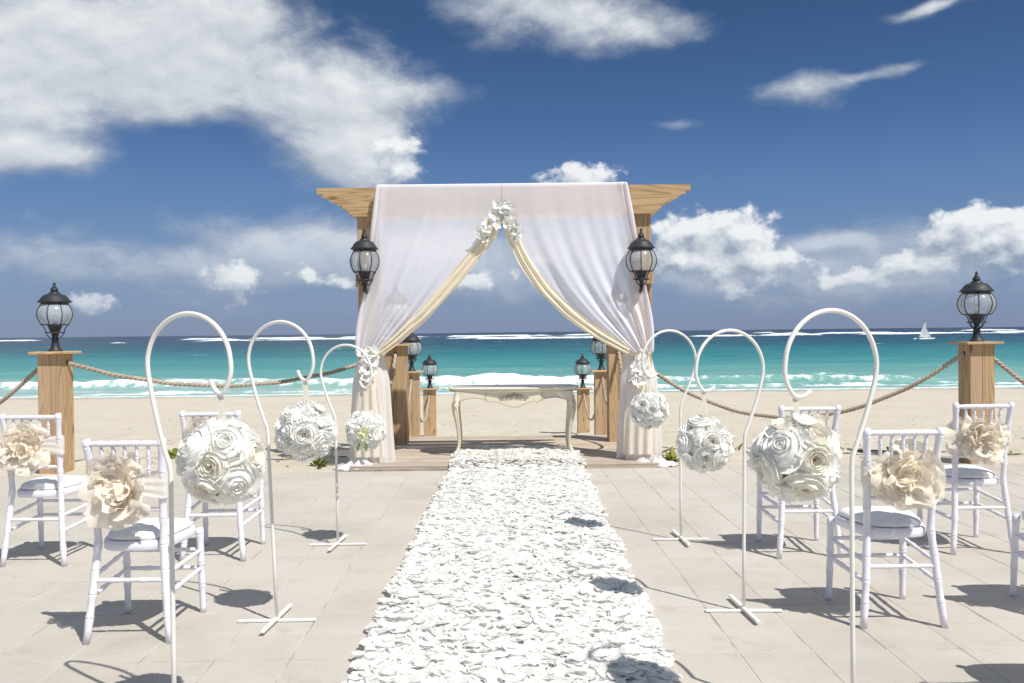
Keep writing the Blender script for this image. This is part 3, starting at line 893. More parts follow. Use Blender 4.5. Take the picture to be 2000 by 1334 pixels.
YC = 9.045
def curtain(side, outer, inner, cx, tie_z, label, seed):
    rg = np.random.default_rng(seed)
    root = thing('sheer_curtain', label, 'curtain', (cx, YC, 0), 0, 'sheer white curtains on the arch')
    nu, nv = 150, 70
    vt = np.linspace(0, 1, nv)
    ox, oz = poly_eval(smooth_poly(outer), vt); ix, iz = poly_eval(smooth_poly(inner, it=5), vt)
    u = np.linspace(0, 1, nu)
    U, Vv = np.meshgrid(u, vt)
    Xs = ox[:, None] * (1 - U) + ix[:, None] * U
    Zs = oz[:, None] * (1 - U) + iz[:, None] * U
    # the cloth sags between the edges on its way to the tie
    Zs += -0.05 * np.sin(np.pi * U) * np.sin(np.pi * Vv)
    gather = Vv ** 1.7
    fold = np.zeros_like(U)
    for k in range(7):
        fr = rg.uniform(1.5, 10); ph = rg.uniform(0, 6.28)
        fold += np.sin(fr * 6.28 * (U ** (1.0 + .4 * rg.uniform(-1, 1))) + ph + 1.2 * Vv) * rg.uniform(.4, 1) / (1 + fr * .06)
    Ys = -0.03 - 0.012 * fold * (0.04 + 0.16 * Vv + 1.6 * gather) - 0.03 * np.sin(np.pi * Vv) * np.sin(np.pi * U) + 0.05 * gather
    # edge bunch: the outer hem is doubled
    hem = np.exp(-((U - .03) / .03) ** 2)
    Ys -= 0.02 * hem
    P = np.stack([Xs - cx, Ys, Zs], -1)
    # flap over the top of the beam
    top = []
    for (dy, dz) in ((0.12, -0.16), (0.115, -0.02), (0.10, 0.008), (0.05, 0.012), (0.015, 0.010)):
        r0 = P[0].copy(); r0[:, 1] += dy; r0[:, 2] += dz; top.append(r0)
    P = np.concatenate([np.array(top), P], 0)
    obj('drape', np_mesh('drape', P.reshape(-1, 3), grid_faces(nu, P.shape[0])), M['sheer'], root)
    obj('hem', MB().tube([(a - cx, -0.055 + 0.05 * t ** 1.7, c) for a, c, t in zip(ox, oz, vt)], [0.016 + 0.007 * math.sin(9 * t) for t in vt], 8, True), M['sheer'], root)
    # cream sash along the inner edge, in three soft folds
    ex, ez = ix[8:], iz[8:]
    n = len(ex)
    pts = np.stack([ex, ez], 1)
    tan = np.gradient(pts, axis=0); tan /= np.linalg.norm(tan, axis=1)[:, None]
    nor = np.stack([-tan[:, 1], tan[:, 0]], 1)
    if nor[n // 2, 1] > 0: nor = -nor      # towards the opening, i.e. downwards
    m_ = 15
    rows = []
    for i in range(n):
        t = i / (n - 1)
        w0 = 0.118 * (0.55 + 0.55 * math.sin(math.pi * min(1, .12 + t * .8)))
        row = []
        for j in range(m_):
            s = j / (m_ - 1)
            off = (s - 0.62) * w0
            yy = -0.075 + 0.05 * t ** 1.7 + 0.013 * math.cos(s * 2 * math.pi * 2.3 + 2.2 * math.sin(t * 4 + seed)) + 0.006 * math.cos(s * 31 + 3 * math.sin(t * 6.5 + seed)) + 0.03 * (s - .5) ** 2
            row.append((pts[i, 0] + nor[i, 0] * off - cx, yy, pts[i, 1] + nor[i, 1] * off))
        rows.append(row)
    obj('cream_sash', MB().grid(rows, m_, n), M['cream'], root)
    # tail below the tie, wrapped round the post
    nt_, na = 46, 120
    rows = []
    tx = (ox[-1] + ix[-1]) / 2
    for i in range(nt_):
        t = i / (nt_ - 1)
        z = tie_z + 0.03 - t * (tie_z + 0.03 - 0.012)
        e = min(1, t / .30); e = e * e * (3 - 2 * e)
        rx = 0.125 + 0.045 * e + 0.055 * t; ry = 0.135 + 0.03 * e + 0.02 * t
        xc = tx - cx + side * 0.0 * t
        row = []
        for k in range(na):
            a = 2 * math.pi * k / na
            f_ = 1 + (0.05 + .10 * t) * (math.sin(7 * a + seed + 1.5 * t) * .6 + math.sin(12 * a + 2 * seed) * .45 + math.sin(19 * a + seed * 3 + t * 2) * .25)
            row.append((xc + rx * f_ * math.cos(a), 0.165 + ry * f_ * math.sin(a), z))
        rows.append(row)
    obj('tail', MB().grid(rows, na, nt_, True), M['sheer_tail'], root)
    # cream panel over the front of the tail
    rows = []
    for i in range(40):
        t = i / 39
        z = tie_z - 0.01 - t * (tie_z - 0.12)
        w_ = 0.06 + 0.10 * min(1, t * 1.6)
        row = []
        for k in range(40):
            s = k / 39 * 2 - 1
            rx = 0.145 + 0.055 * min(1, t * 3) + .06 * t
            x_ = s * w_ + 0.02 * math.sin(t * 3 + seed)
            y_ = 0.165 - (0.16 + 0.055 * min(1, t * 3) + .03 * t) * math.sqrt(max(0.05, 1 - (x_ / (rx * 1.25)) ** 2)) - 0.012 * math.sin(s * 11 + seed + t) * (0.4 + t)
            row.append((tx - cx + x_, y_, z))
        rows.append(row)
    obj('cream_panel', MB().grid(rows, 40, 40), M['cream_pale'], root)
    # tie band
    na = 48; rows = []
    for z_, rr in ((-.035, .128), (-.022, .140), (0, .138), (.022, .141), (.035, .128)):
        rows.append([(tx - cx + rr * (1 + .03 * math.sin(9 * 6.28 * k / na)) * math.cos(6.2832 * k / na), 0.165 + rr * 1.15 * math.sin(6.2832 * k / na), tie_z + z_) for k in range(na)])
    obj('tie_band', MB().grid(rows, na, 5, True), M['cream'], root)
    # puddle of cloth at the foot
    pud = []
    for i in range(14):
        q = i / 13
        row = []
        for k in range(40):
            a = 2 * math.pi * k / 40
            rr = 0.06 + 0.15 * q
            z_ = 0.002 + (1 - q) * 0.06 * (0.6 + .5 * math.sin(5 * a + seed)) + 0.018 * (1 + math.sin(9 * a + q * 7 + seed)) * (1 - q * .6)
            row.append((tx - cx - side * (-0.10) + 1.25 * rr * math.cos(a) * (1 + .12 * math.sin(3 * a)), -0.13 + rr * .55 * math.sin(a), z_))
        pud.append(row)
    obj('puddle', MB().grid(pud, 40, 14, True), M['sheer'], root)
    return tx

TL = curtain(-1, [(-1.350, 2.885), (-1.385, 2.60), (-1.43, 2.28), (-1.49, 1.82), (-1.555, 1.55), (-1.585, 1.36), (-1.59, 1.17)],
             [(-0.090, 2.885), (-0.092, 2.62), (-0.155, 2.40), (-0.50, 1.98), (-0.88, 1.56), (-1.15, 1.32), (-1.345, 1.17)], -1.46, 1.165,
             'sheer white curtain with cream sash, tied to the arch post away from the sailboat', 3)
TR = curtain(1, [(1.175, 2.885), (1.225, 2.60), (1.29, 2.22), (1.37, 1.80), (1.425, 1.50), (1.44, 1.32), (1.435, 1.15)],
             [(-0.088, 2.885), (-0.086, 2.60), (-0.02, 2.38), (0.12, 2.08), (0.32, 1.80), (0.60, 1.53), (0.88, 1.33), (1.19, 1.15)], 1.32, 1.15,
             'sheer white curtain with cream sash, tied to the arch post nearest the sailboat', 8)

# ------------------------------------------------------------------ flowers
def petal_grid(phi, hw, Rk, Hk, curl, rf, rs, nu=5, nv=5, z0=0.0, r0=0.03):
    """one cupped petal of a rose: rings of a bowl between two angles"""
    rows = []
    for j in range(nv):
        s = j / (nv - 1)
        row = []
        for i in range(nu):
            t = i / (nu - 1) * 2 - 1
            ss = s * (1 - 0.20 * t * t)
            rr = r0 + (Rk - r0) * math.sin(ss * math.pi / 2) ** 0.75 * (1 + curl * ss ** 4)
            zz = z0 + Hk * (1 - math.cos(ss * math.pi / 2 * 1.05)) * (1 - max(0, curl) * 0.55 * ss ** 3)
            a = phi + t * hw * (0.55 + 0.45 * math.sin(min(1, ss * 1.25) * math.pi / 2))
            nz = rf * ss * (math.sin(t * 4.1 + rs) + .6 * math.sin(t * 7.7 + rs * 2.1))
            rr += nz * 0.6; zz += nz * 0.8
            row.append((rr * math.cos(a), rr * math.sin(a), zz))
        rows.append(row)
    return rows

def rose_layers(kind, rg):
    if kind == 'open':      # wide cup with a bare centre
        return [(4, .34, .50, -.10, .03), (5, .50, .62, -.12, .03), (6, .66, .60, -.05, .03), (7, .82, .46, .05, .04), (7, 1.0, .28, .18, .05)]
    if kind == 'full':
        return [(3, .16, .66, -.35, .02), (4, .30, .70, -.28, .02), (5, .44, .68, -.18, .025), (6, .60, .60, -.08, .03), (7, .80, .44, .06, .04), (7, 1.0, .24, .2, .05)]
    # ruffled carnation
    return [(6, .30, .72, .1, .09), (8, .50, .66, .15, .10), (9, .70, .52, .2, .11), (9, .88, .34, .22, .11), (8, 1.0, .14, .2, .11)]

ROSE = {}
def build_roses():
    for kind in ('open', 'full', 'ruffle'):
        for v in range(2):
            rg = random.Random(hash((kind == 'open', kind == 'full', v)) & 255)
            core, outer = MB(), []
            lay = rose_layers(kind, rg)
            off = rg.random() * 6
            for li, (n, Rk, Hk, cu, rf) in enumerate(lay):
                for k in range(n):
                    ph = off + li * 1.9 + 2 * math.pi * (k + rg.uniform(-.12, .12)) / n
                    P = petal_grid(ph, math.pi / n * 1.55, Rk * rg.uniform(.92, 1.06), Hk * rg.uniform(.88, 1.1), cu + rg.uniform(-.04, .06), rf, rg.uniform(0, 6), 5, 5, z0=-0.02 * li + 0.0, r0=.05)
                    if li >= len(lay) - 2:
                        pm_ = MB().grid(P, 5, 5); outer.append(pm_)
                    else:
                        core.grid(P, 5, 5)
            prof = {'open': [(.02, .16), (.16, .19), (.30, .27), (.44, .40), (.60, .40), (.78, .26), (.92, .08), (.97, -.10)],
                    'full': [(.02, .50), (.14, .52), (.28, .52), (.42, .48), (.58, .40), (.76, .25), (.90, .07), (.96, -.10)],
                    'ruffle': [(.02, .46), (.20, .46), (.40, .42), (.60, .32), (.78, .18), (.90, .04), (.95, -.06), (.96, -.10)]}[kind]
            core.lathe(prof[::-1], sides=18)
            full = MB(); full.add(core.v, core.f)
            for p in outer: full.add(p.v, p.f)
            st = MB()
            for k in range(16):
                a = rg.uniform(0, 6.28); q = rg.uniform(.02, .20)
                st.tube([(q * .6 * math.cos(a), q * .6 * math.sin(a), .02), (q * math.cos(a), q * math.sin(a), .24 + rg.uniform(-.05, .06))], [.018, .034], 5)
            def mk(mb, nm, mt):
                me = mb.mesh(nm); me.materials.append(mt); return me
            ROSE[(kind, v)] = dict(core=mk(core, 'rose', M['rose_in'] if kind == 'open' else M['rose']), full=mk(full, 'rose', M['rose']),
                                   outer=[mk(p, 'petal', M['rose']) for p in outer], stamen=mk(st, 'stamens', M['stamen']))
build_roses()

# small five-petal flower
def small_flower_mesh(mat, n=5, cup=.35, wid=.62):
    mb = MB()
    for k in range(n):
        a = 2 * math.pi * k / n
        rows = []
        for j in range(4):
            s = j / 3
            row = []
            for i in range(3):
                t = i - 1
                w_ = wid * math.sin(min(1, .18 + s * .9) * math.pi * .78)
                x_ = s; y_ = t * w_ * .6
                z_ = cup * s * s + .12 * t * t * s - (.15 * s ** 4)
                row.append((x_ * math.cos(a) - y_ * math.sin(a), x_ * math.sin(a) + y_ * math.cos(a), z_))
            rows.append(row)
        mb.grid(rows, 3, 4)
    me = mb.mesh('blossom'); me.materials.append(mat); return me
BLOSSOM = small_flower_mesh(M['rose'])
BLOSSOM2 = small_flower_mesh(M['rose'], 5, .55, .8)
BLOSSOM_G = small_flower_mesh(M['greenish'], 6, .5, .5)
CENTRE = MB().lathe([(.01, .0), (.12, .06), (.14, .16), (.06, .24), (.005, .25)], sides=8).mesh('flower_centre'); CENTRE.materials.append(M['yellow'])
LEAFM = None
def leaf_mesh(name, L, W, mat, bend=.3, n=6):
    rows = []
    for j in range(n + 1):
        s = j / n
        w_ = W * math.sin(math.pi * min(1, .06 + s * .94)) ** .8 * (1 - .25 * s)
        z_ = L * (s * bend * 1.6 - bend * s * s * 1.7)
        rows.append([(-w_ / 2, L * s, z_ + w_ * .22), (0, L * s, z_), (w_ / 2, L * s, z_ + w_ * .22)])
    me = MB().grid(rows, 3, n + 1).mesh(name); me.materials.append(mat); return me
LEAF_S = leaf_mesh('leaf', 1.0, .38, M['leaf'], .2)

def align(n, spin=0.0):
    return (Vector(n).to_track_quat('Z', 'Y').to_matrix() @ Matrix.Rotation(spin, 3, 'Z')).to_euler()

def flower_ball(c, rad, hook_z, label, seed, spec, n_rose, rr, near=False, extra=None):
    rg = random.Random(seed)
    root = thing('flower_ball', label, 'flower ball', c, 0, 'white flower balls hung from the hooks')
    core_r = rad - rr * 0.62
    cm = MB()
    P = [[(core_r * .93 * math.sin(math.pi * j / 11 + 1e-4) * math.cos(2 * math.pi * i / 20), core_r * .93 * math.sin(math.pi * j / 11 + 1e-4) * math.sin(2 * math.pi * i / 20), core_r * .93 * math.cos(math.pi * j / 11)) for i in range(20)] for j in range(12)]
    cm.grid(P, 20, 12, True)
    obj('foam_core', cm, M['core'], root)
    ga = math.pi * (3 - math.sqrt(5))
    # orient the pattern so that one rose looks out at the aisle end (towards -Y)
    rot = Euler((R(90) + rg.uniform(-.25, .25), rg.uniform(-.2, .2), rg.uniform(-.3, .3))).to_matrix()
    dirs = []
    for k in range(n_rose):
        z_ = 1 - 2 * (k + .5) / n_rose
        q = math.sqrt(1 - z_ * z_)
        d = rot @ Vector((q * math.cos(ga * k), q * math.sin(ga * k), z_))
        d = (d + Vector((rg.uniform(-.08, .08), rg.uniform(-.08, .08), rg.uniform(-.08, .08)))).normalized()
        dirs.append(d)
    for k, d in enumerate(dirs):
        kind = rg.choices(('open', 'full', 'ruffle'), spec)[0]
        if k == 0 and spec[0] > 0: kind = 'open'
        R_ = ROSE[(kind, rg.randrange(2))]
        sc = rr * rg.uniform(.86, 1.14)
        tilt = (d + Vector((rg.uniform(-.18, .18), rg.uniform(-.18, .18), rg.uniform(-.18, .18)))).normalized()
        facing = d.y < 0.15
        split = near and facing
        o = obj('rose', R_['core'] if split else R_['full'], None, root, d * core_r * .90, align(tilt, rg.uniform(0, 6)), (sc, sc, sc * 1.05))
        if split:
            for pm_ in R_['outer']: obj('petal', pm_, None, o)
        if kind == 'open':
            obj('stamens', R_['stamen'], None, o)
    # small blossoms and leaves in the gaps
    for k in range(int(n_rose * 2.0)):
        d = Vector((rg.gauss(0, 1), rg.gauss(0, 1), rg.gauss(0, 1))).normalized()
        near_d = max(d.dot(e) for e in dirs)
        if near_d > 0.93: continue
        if rg.random() < .05:
            sc = rr * rg.uniform(.35, .55)
            obj('leaf', LEAF_S, None, root, d * core_r * 1.0, (align(d).to_matrix() @ Euler((R(35), 0, rg.uniform(0, 6))).to_matrix()).to_euler(), (sc, sc, sc))
        else:
            sc = rr * rg.uniform(.42, .62)
            obj('blossom', rg.choice((BLOSSOM, BLOSSOM2)), None, root, d * (core_r + rr * rg.uniform(.12, .34)), align(d + Vector((rg.uniform(-.4, .4), rg.uniform(-.4, .4), rg.uniform(-.4, .4))), rg.uniform(0, 6)), (sc, sc, sc))
    if extra == 'green':
        d = Vector((.02, -1, -.10)).normalized()
        obj('blossom', BLOSSOM_G, None, root, d * (rad * .95), align(d, .5), (.040, .040, .040))
        obj('blossom', BLOSSOM_G, None, root, Vector((.045, -.95, .03)) * rad, align(Vector((.3, -1, .2)), 1.5), (.03, .03, .034))
        for q in (-.4, .3):
            obj('leaf', LEAF_S, None, root, Vector((q * .05, -rad * .86, -rad * .52)), (R(-60), 0, R(180) + q), (.06, .06, .06))
    # ribbon up to the hook: a loop of two strips
    for s in (-1, 1):
        rows = []
        for i in range(12):
            t = i / 11
            z_ = rad * .6 + (hook_z - c[2] - rad * .6) * t
            dx = s * 0.006 * (1 - t) + .003 * math.sin(t * 5)
            rows.append([(dx - .010, s * .0045 * math.cos(t * 1.5), z_), (dx + .010, s * .0045 * math.cos(t * 1.5) + .003, z_)])
        obj('ribbon', MB().grid(rows, 2, 12), M['ribbon'], root)
    return root

# ------------------------------------------------------------------ hook stands
def smooth_curve(pts, n=5):
    """Catmull-Rom through points"""
    pts = [Vector(p) for p in pts]
    out = []
    for i in range(len(pts) - 1):
        p0, p1, p2, p3 = pts[max(i - 1, 0)], pts[i], pts[i + 1], pts[min(i + 2, len(pts) - 1)]
        for k in range(n):
            t = k / n
            out.append(0.5 * ((2 * p1) + (p2 - p0) * t + (2 * p0 - 5 * p1 + 4 * p2 - p3) * t * t + (3 * p1 - p0 - 3 * p2 + p3) * t ** 3))
    out.append(pts[-1])
    return out

def hook_stand(x, y, top, inward, yaw, bend_z, loop_r, label, tip='up', lean=0.0, base_yaw=0.5):
    """inward: +1 when the hook reaches towards +X"""
    root = thing('hook_stand', label, 'hook stand', (x, y, 0), 0, 'white shepherd hook stands along the aisle')
    u = Vector((inward * math.cos(yaw), -math.sin(yaw), 0))
    r_ = loop_r
    cz = top - r_
    cs = 0.080
    def pt(s, z): return u * s + Vector((lean * min(z, 1), 0, z))
    straight = [pt(0, 0.012), pt(0, .3), pt(0, .6), pt(0, bend_z - .05)]
    a0 = R(205)                      # where the diagonal meets the loop on the outer side
    curve = [pt(0, bend_z - .05), pt(-0.004, bend_z), pt(-0.024, bend_z + .05)]
    mid = (cs - r_ * 1.0, cz - .03)
    curve.append(pt(-0.024 + (mid[0] + .024) * .55, bend_z + .05 + (mid[1] - bend_z - .05) * .50))
    for k in range(9):
        a = R(188 - k * (188 + 0) / 8)
        curve.append(pt(cs + r_ * math.cos(a), cz + r_ * math.sin(a)))
    e = pt(cs + r_ * .97, cz - .045)
    curve.append(e)
    bz = cz - .085
    curve.append(pt(cs + r_ * .86, bz + .002))
    if tip == 'up':
        curve += [pt(cs + r_ * .76, bz - .012), pt(cs + r_ * .62, bz + .002), pt(cs + r_ * .52, bz + .034)]
    else:
        curve += [pt(cs + r_ * .76, bz - .012), pt(cs + r_ * .60, bz - .010), pt(cs + r_ * .46, bz + .004)]
    cv = smooth_curve(curve, 5)
    pts = straight[:-1] + cv
    obj('pole', MB().tube(pts, 0.0082, 10), M['hook'], root)
    # flat cross foot
    for k, (a, L) in enumerate(((R(1.5) * inward, .37), (base_yaw + R(90), .41))):
        d = Vector((math.cos(a), math.sin(a), 0)) * (L / 2)
        z_ = 0.0075 if k == 0 else 0.0195
        m_ = MB().bbox((0, 0, z_), (L, 0.021, 0.011), .002)
        obj('foot_bar', m_, M['hook'], root, (0, 0, 0), (0, 0, a), smooth=False)
    hook = Vector((x, y, 0)) + pt(cs + r_ * .76, bz - .012)
    return hook

stands = [
    (-1.165, 2.99, 1.445, 1, R(20), 0.93, .172, 'up', 0.00, 'tall chipped white hook stand farthest from the arch, side without sailboat'),
    (1.150, 2.99, 1.432, -1, R(20), 0.93, .189, 'flat', 0.00, 'tall white hook stand farthest from the arch, sailboat side'),
    (-1.136, 4.19, 1.432, 1, R(20), 0.93, .180, 'up', -0.035, 'slightly leaning white hook stand, middle of its row, side without sailboat'),
    (1.110, 4.26, 1.368, -1, R(20), 0.86, .189, 'flat', 0.012, 'white hook stand, middle of its row, sailboat side'),
    (-1.144, 5.70, 1.300, 1, R(16), 0.83, .180, 'up', -0.006, 'shortest white hook stand closest to the arch, side without sailboat'),
    (1.089, 5.74, 1.370, -1, R(20), 0.88, .197, 'flat', 0.006, 'white hook stand closest to the arch, sailboat side')]
balls = [  # radius, centre z, rose mix, roses, rose radius, near, extra, label
    (.150, .955, (5, 4, 0), 17, .066, True, None, 'large ball of open white roses farthest from the arch, side without sailboat'),
    (.150, .942, (5, 5, 0), 17, .064, True, None, 'large ball of full white roses farthest from the arch, sailboat side'),
    (.148, .914, (.6, 1, 6), 22, .052, False, None, 'ruffled white flower ball in the middle of its row, side without sailboat'),
    (.144, .827, (4, 5, 1), 22, .050, False, None, 'white rose ball in the middle of its row, sailboat side'),
    (.138, .755, (0, 4, 4), 24, .048, False, 'green', 'white flower ball with a greenish bloom closest to the arch'),
    (.132, .862, (1, 6, 2), 24, .047, False, None, 'small white rose ball hanging in front of the tied curtain, sailboat side')]
for k, (x, y, top, inw, yaw, bz_, lr, tip, lean, lab) in enumerate(stands):
    hk = hook_stand(x, y, top, inw, yaw, bz_, lr, lab, tip, lean, R(-4) * inw)
    rd, bz2, spec, nr, rr, near, ex, bl = balls[k]
    flower_ball((hk.x, hk.y, bz2), rd, hk.z, bl, 40 + k, spec, nr, rr, near, ex)

# garlands on the curtains
def garland(c, pts, label, seed, n, sc, parent_label='garland'):
    rg = random.Random(seed)
    root = thing('flower_garland', label, 'garland', c, 0, 'white blossom garlands on the arch')
    for k in range(n):
        t = k / max(1, n - 1)
        q = t * (len(pts) - 1); i = min(int(q), len(pts) - 2); f_ = q - i
        p = Vector(pts[i]).lerp(Vector(pts[i + 1]), f_)
        p += Vector((rg.uniform(-.045, .045), rg.uniform(-.03, .005), rg.uniform(-.035, .035)))
        d = Vector((rg.uniform(-.6, .6), -1, rg.uniform(-.35, .6))).normalized()
        s_ = sc * rg.uniform(.8, 1.2)
        o = obj('blossom', rg.choice((BLOSSOM, BLOSSOM2)), None, root, p - Vector(c), align(d, rg.uniform(0, 6)), (s_, s_, s_))
        if rg.random() < .5: obj('flower_centre', CENTRE, None, o)
        if rg.random() < .25:
            l_ = sc * .9
            obj('leaf', LEAF_S, None, root, p - Vector(c), (rg.uniform(-1, 1), rg.uniform(-1, 1), rg.uniform(0, 6)), (l_, l_, l_))
garland((-0.085, 8.96, 2.42), [(-0.30, 8.945, 2.33), (-0.20, 8.94, 2.47), (-0.10, 8.93, 2.62), (-0.07, 8.93, 2.68), (-0.02, 8.94, 2.56), (0.02, 8.94, 2.45), (0.05, 8.945, 2.37)],
        'garland of white orchid blossoms at the meeting point of the two curtains', 5, 50, .052)
garland((TL, 8.95, 1.10), [(TL - .04, 9.0, 1.20), (TL + .05, 8.99, 1.17), (TL + .02, 8.98, 1.10), (TL + .0, 8.97, 1.02), (TL + .02, 8.96, .94)],
        'white blossom cluster hanging at the curtain tie, side without sailboat', 6, 22, .062)
garland((TR, 8.95, 1.08), [(TR - .02, 8.99, 1.08), (TR - .03, 8.97, 1.00), (TR - .03, 8.96, .92), (TR - .04, 8.95, .85)],
        'white blossom cluster hanging at the curtain tie, sailboat side', 9, 17, .060)

# ------------------------------------------------------------------ chairs
def bamboo(mb, pts, r0, nodes, sides=12, n=14, r1=None):
    """tube through points with raised rings at given fractions"""
    cv = smooth_curve(pts, 10)
    L = [0.0]
    for a, c in zip(cv[:-1], cv[1:]): L.append(L[-1] + (c - a).length)
    tot = L[-1]
    ss = set([i / n for i in range(n + 1)])
    w_ = 0.0045 / tot
    for f_ in nodes:
        for d in (-2.2, -1.6, -.9, -.3, .3, .9, 1.6, 2.2): ss.add(min(1, max(0, f_ + d * w_ * .8)))
    ss = sorted(ss)
    P, Rr = [], []
    for s in ss:
        t = s * tot
        k = max(0, min(len(L) - 2, next((i for i in range(len(L) - 1) if L[i + 1] >= t), len(L) - 2)))
        f_ = (t - L[k]) / max(1e-9, L[k + 1] - L[k])
        P.append(cv[k].lerp(cv[k + 1], f_))
        r_ = r0 if r1 is None else r0 + (r1 - r0) * s
        for fn in nodes:
            d = abs(s - fn) / w_
            if d < 1.9 and d > .7: r_ += 0.0026
            elif d <= .7: r_ += 0.0004
        Rr.append(r_)
    return mb.tube(P, Rr, sides)

def make_chair():
    root = thing('chair', 'x', 'chair', (0, 0, 0), 0, 'white banquet chairs facing the sea')
    m = M['chair']
    def bp_(z):      # centre of the back post at height z (half width, y)
        zs = [0, .2, .44, .60, .75, .93]
        return np.interp(z, zs, [.186, .166, .148, .150, .157, .170]), np.interp(z, zs, [-.215, -.196, -.168, -.176, -.196, -.228])
    for s in (-1, 1):
        pts = [(s * bp_(z)[0], bp_(z)[1], z) for z in (0.0, .1, .2, .32, .44, .52, .60, .68, .76, .84, .915)]
        mb = MB(); bamboo(mb, pts, .0165, [.12, .235, .35, .47, .60, .71, .83, .965], 14)
        obj('back_post', mb, m, root)
        mb = MB(); bamboo(mb, [(s * .186, .215, 0), (s * .184, .205, .2), (s * .182, .190, .425)], .0145, [.34, .60, .93], 14, r1=.0175)
        obj('front_leg', mb, m, root)
        for z_ in (.215, .305):
            mb = MB(); w0, y0 = bp_(z_)
            bamboo(mb, [(s * w0, y0, z_ - .01), (s * .184, .205, z_ + .01)], .0098, [.3, .65], 10)
            obj('side_stretcher', mb, m, root)
    w0, y0 = bp_(.27)
    mb = MB(); bamboo(mb, [(-w0, y0, .275), (w0, y0, .275)], .0098, [.3, .68], 10); obj('rear_stretcher', mb, m, root)
    for z_ in (.225, .315):
        mb = MB(); bamboo(mb, [(-.184, .205, z_), (.184, .205, z_)], .0098, [.3, .68], 10); obj('front_stretcher', mb, m, root)
    w0, y0 = bp_(.893)
    mb = MB(); bamboo(mb, [(-w0 - .004, y0, .893), (w0 + .004, y0, .893)], .0122, [.2, .35, .5, .65, .8], 12); obj('top_rail', mb, m, root)
    for z_ in (.675, .59):
        w0, y0 = bp_(z_)
        mb = MB(); bamboo(mb, [(-w0, y0, z_), (w0, y0, z_)], .0105, [.28, .72], 12); obj('back_rail', mb, m, root)
    wt_, yt = bp_(.893); wl, yl = bp_(.675)
    for k in range(5):
        f_ = (k - 2) / 3.0
        mb = MB(); bamboo(mb, [(f_ * wl * .92, yl, .675), (f_ * (wl + wt_) / 2 * .94, (yl + yt) / 2 - .002, .785), (f_ * wt_ * .95, yt, .890)], .0074, [.18, .45, .75], 10)
        obj('spindle', mb, m, root)
    # seat frame: rounded D outline
    def outline(gr, n=64):
        out = []
        for k in range(n):
            a = 2 * math.pi * k / n
            ca, sa = math.cos(a), math.sin(a)
            p = 3.4
            rr = (abs(ca) ** p + abs(sa) ** p) ** (-1 / p)
            x_, y_ = ca * rr, sa * rr
            hw = (.150 + .055 * (y_ + 1) / 2) + gr
            out.append((x_ * hw, .012 + y_ * (.198 + gr)))
        return out
    mb = MB(); rows = []
    for gr, z_ in ((-.03, .404), (-.004, .404), (0, .410), (0, .438), (-.006, .446), (-.05, .448)):
        rows.append([(x_, y_, z_) for x_, y_ in outline(gr)])
    mb.grid(rows, 64, len(rows), True)
    mb.f.append(tuple(range(len(mb.v) - 64, len(mb.v)))); mb.f.append(tuple(range(64))[::-1])
    o = obj('seat_frame', mb, m, root, auto=40)
    mb = MB(); rows = []
    for q, z_ in ((.98, .449), (1.01, .453), (1.015, .460), (.99, .469), (.92, .478), (.75, .486), (.45, .491), (.12, .492)):
        rows.append([(x_ * q, .012 + (y_ - .012) * q, z_ + .0012 * math.sin(k * .9)) for k, (x_, y_) in enumerate(outline(-.018))])
    mb.grid(rows, 64, len(rows), True)
    mb.f.append(tuple(range(len(mb.v) - 64, len(mb.v)))); mb.f.append(tuple(range(64))[::-1])
    obj('cushion', mb, M['cushion'], root)
    return root, bp_

chair0, bpz = make_chair()

def crumple(P, amp, seed, fr=9):
    out = []
    for row in P:
        r2 = []
        for x_, y_, z_ in row:
            n = math.sin(fr * x_ * 1.7 + seed) * math.sin(fr * y_ * 1.3 + 2 * seed) + .6 * math.sin(fr * 2.3 * (x_ - y_) + seed * 3) + .5 * math.sin(fr * 3.1 * z_ + seed)
            k = amp * min(1, math.hypot(x_, y_) * 1.4 + .15)
            r2.append((x_ + n * k * .4, y_ + k * .4 * math.sin(fr * 2 * z_ + seed), z_ + n * k))
        out.append(r2)
    return out

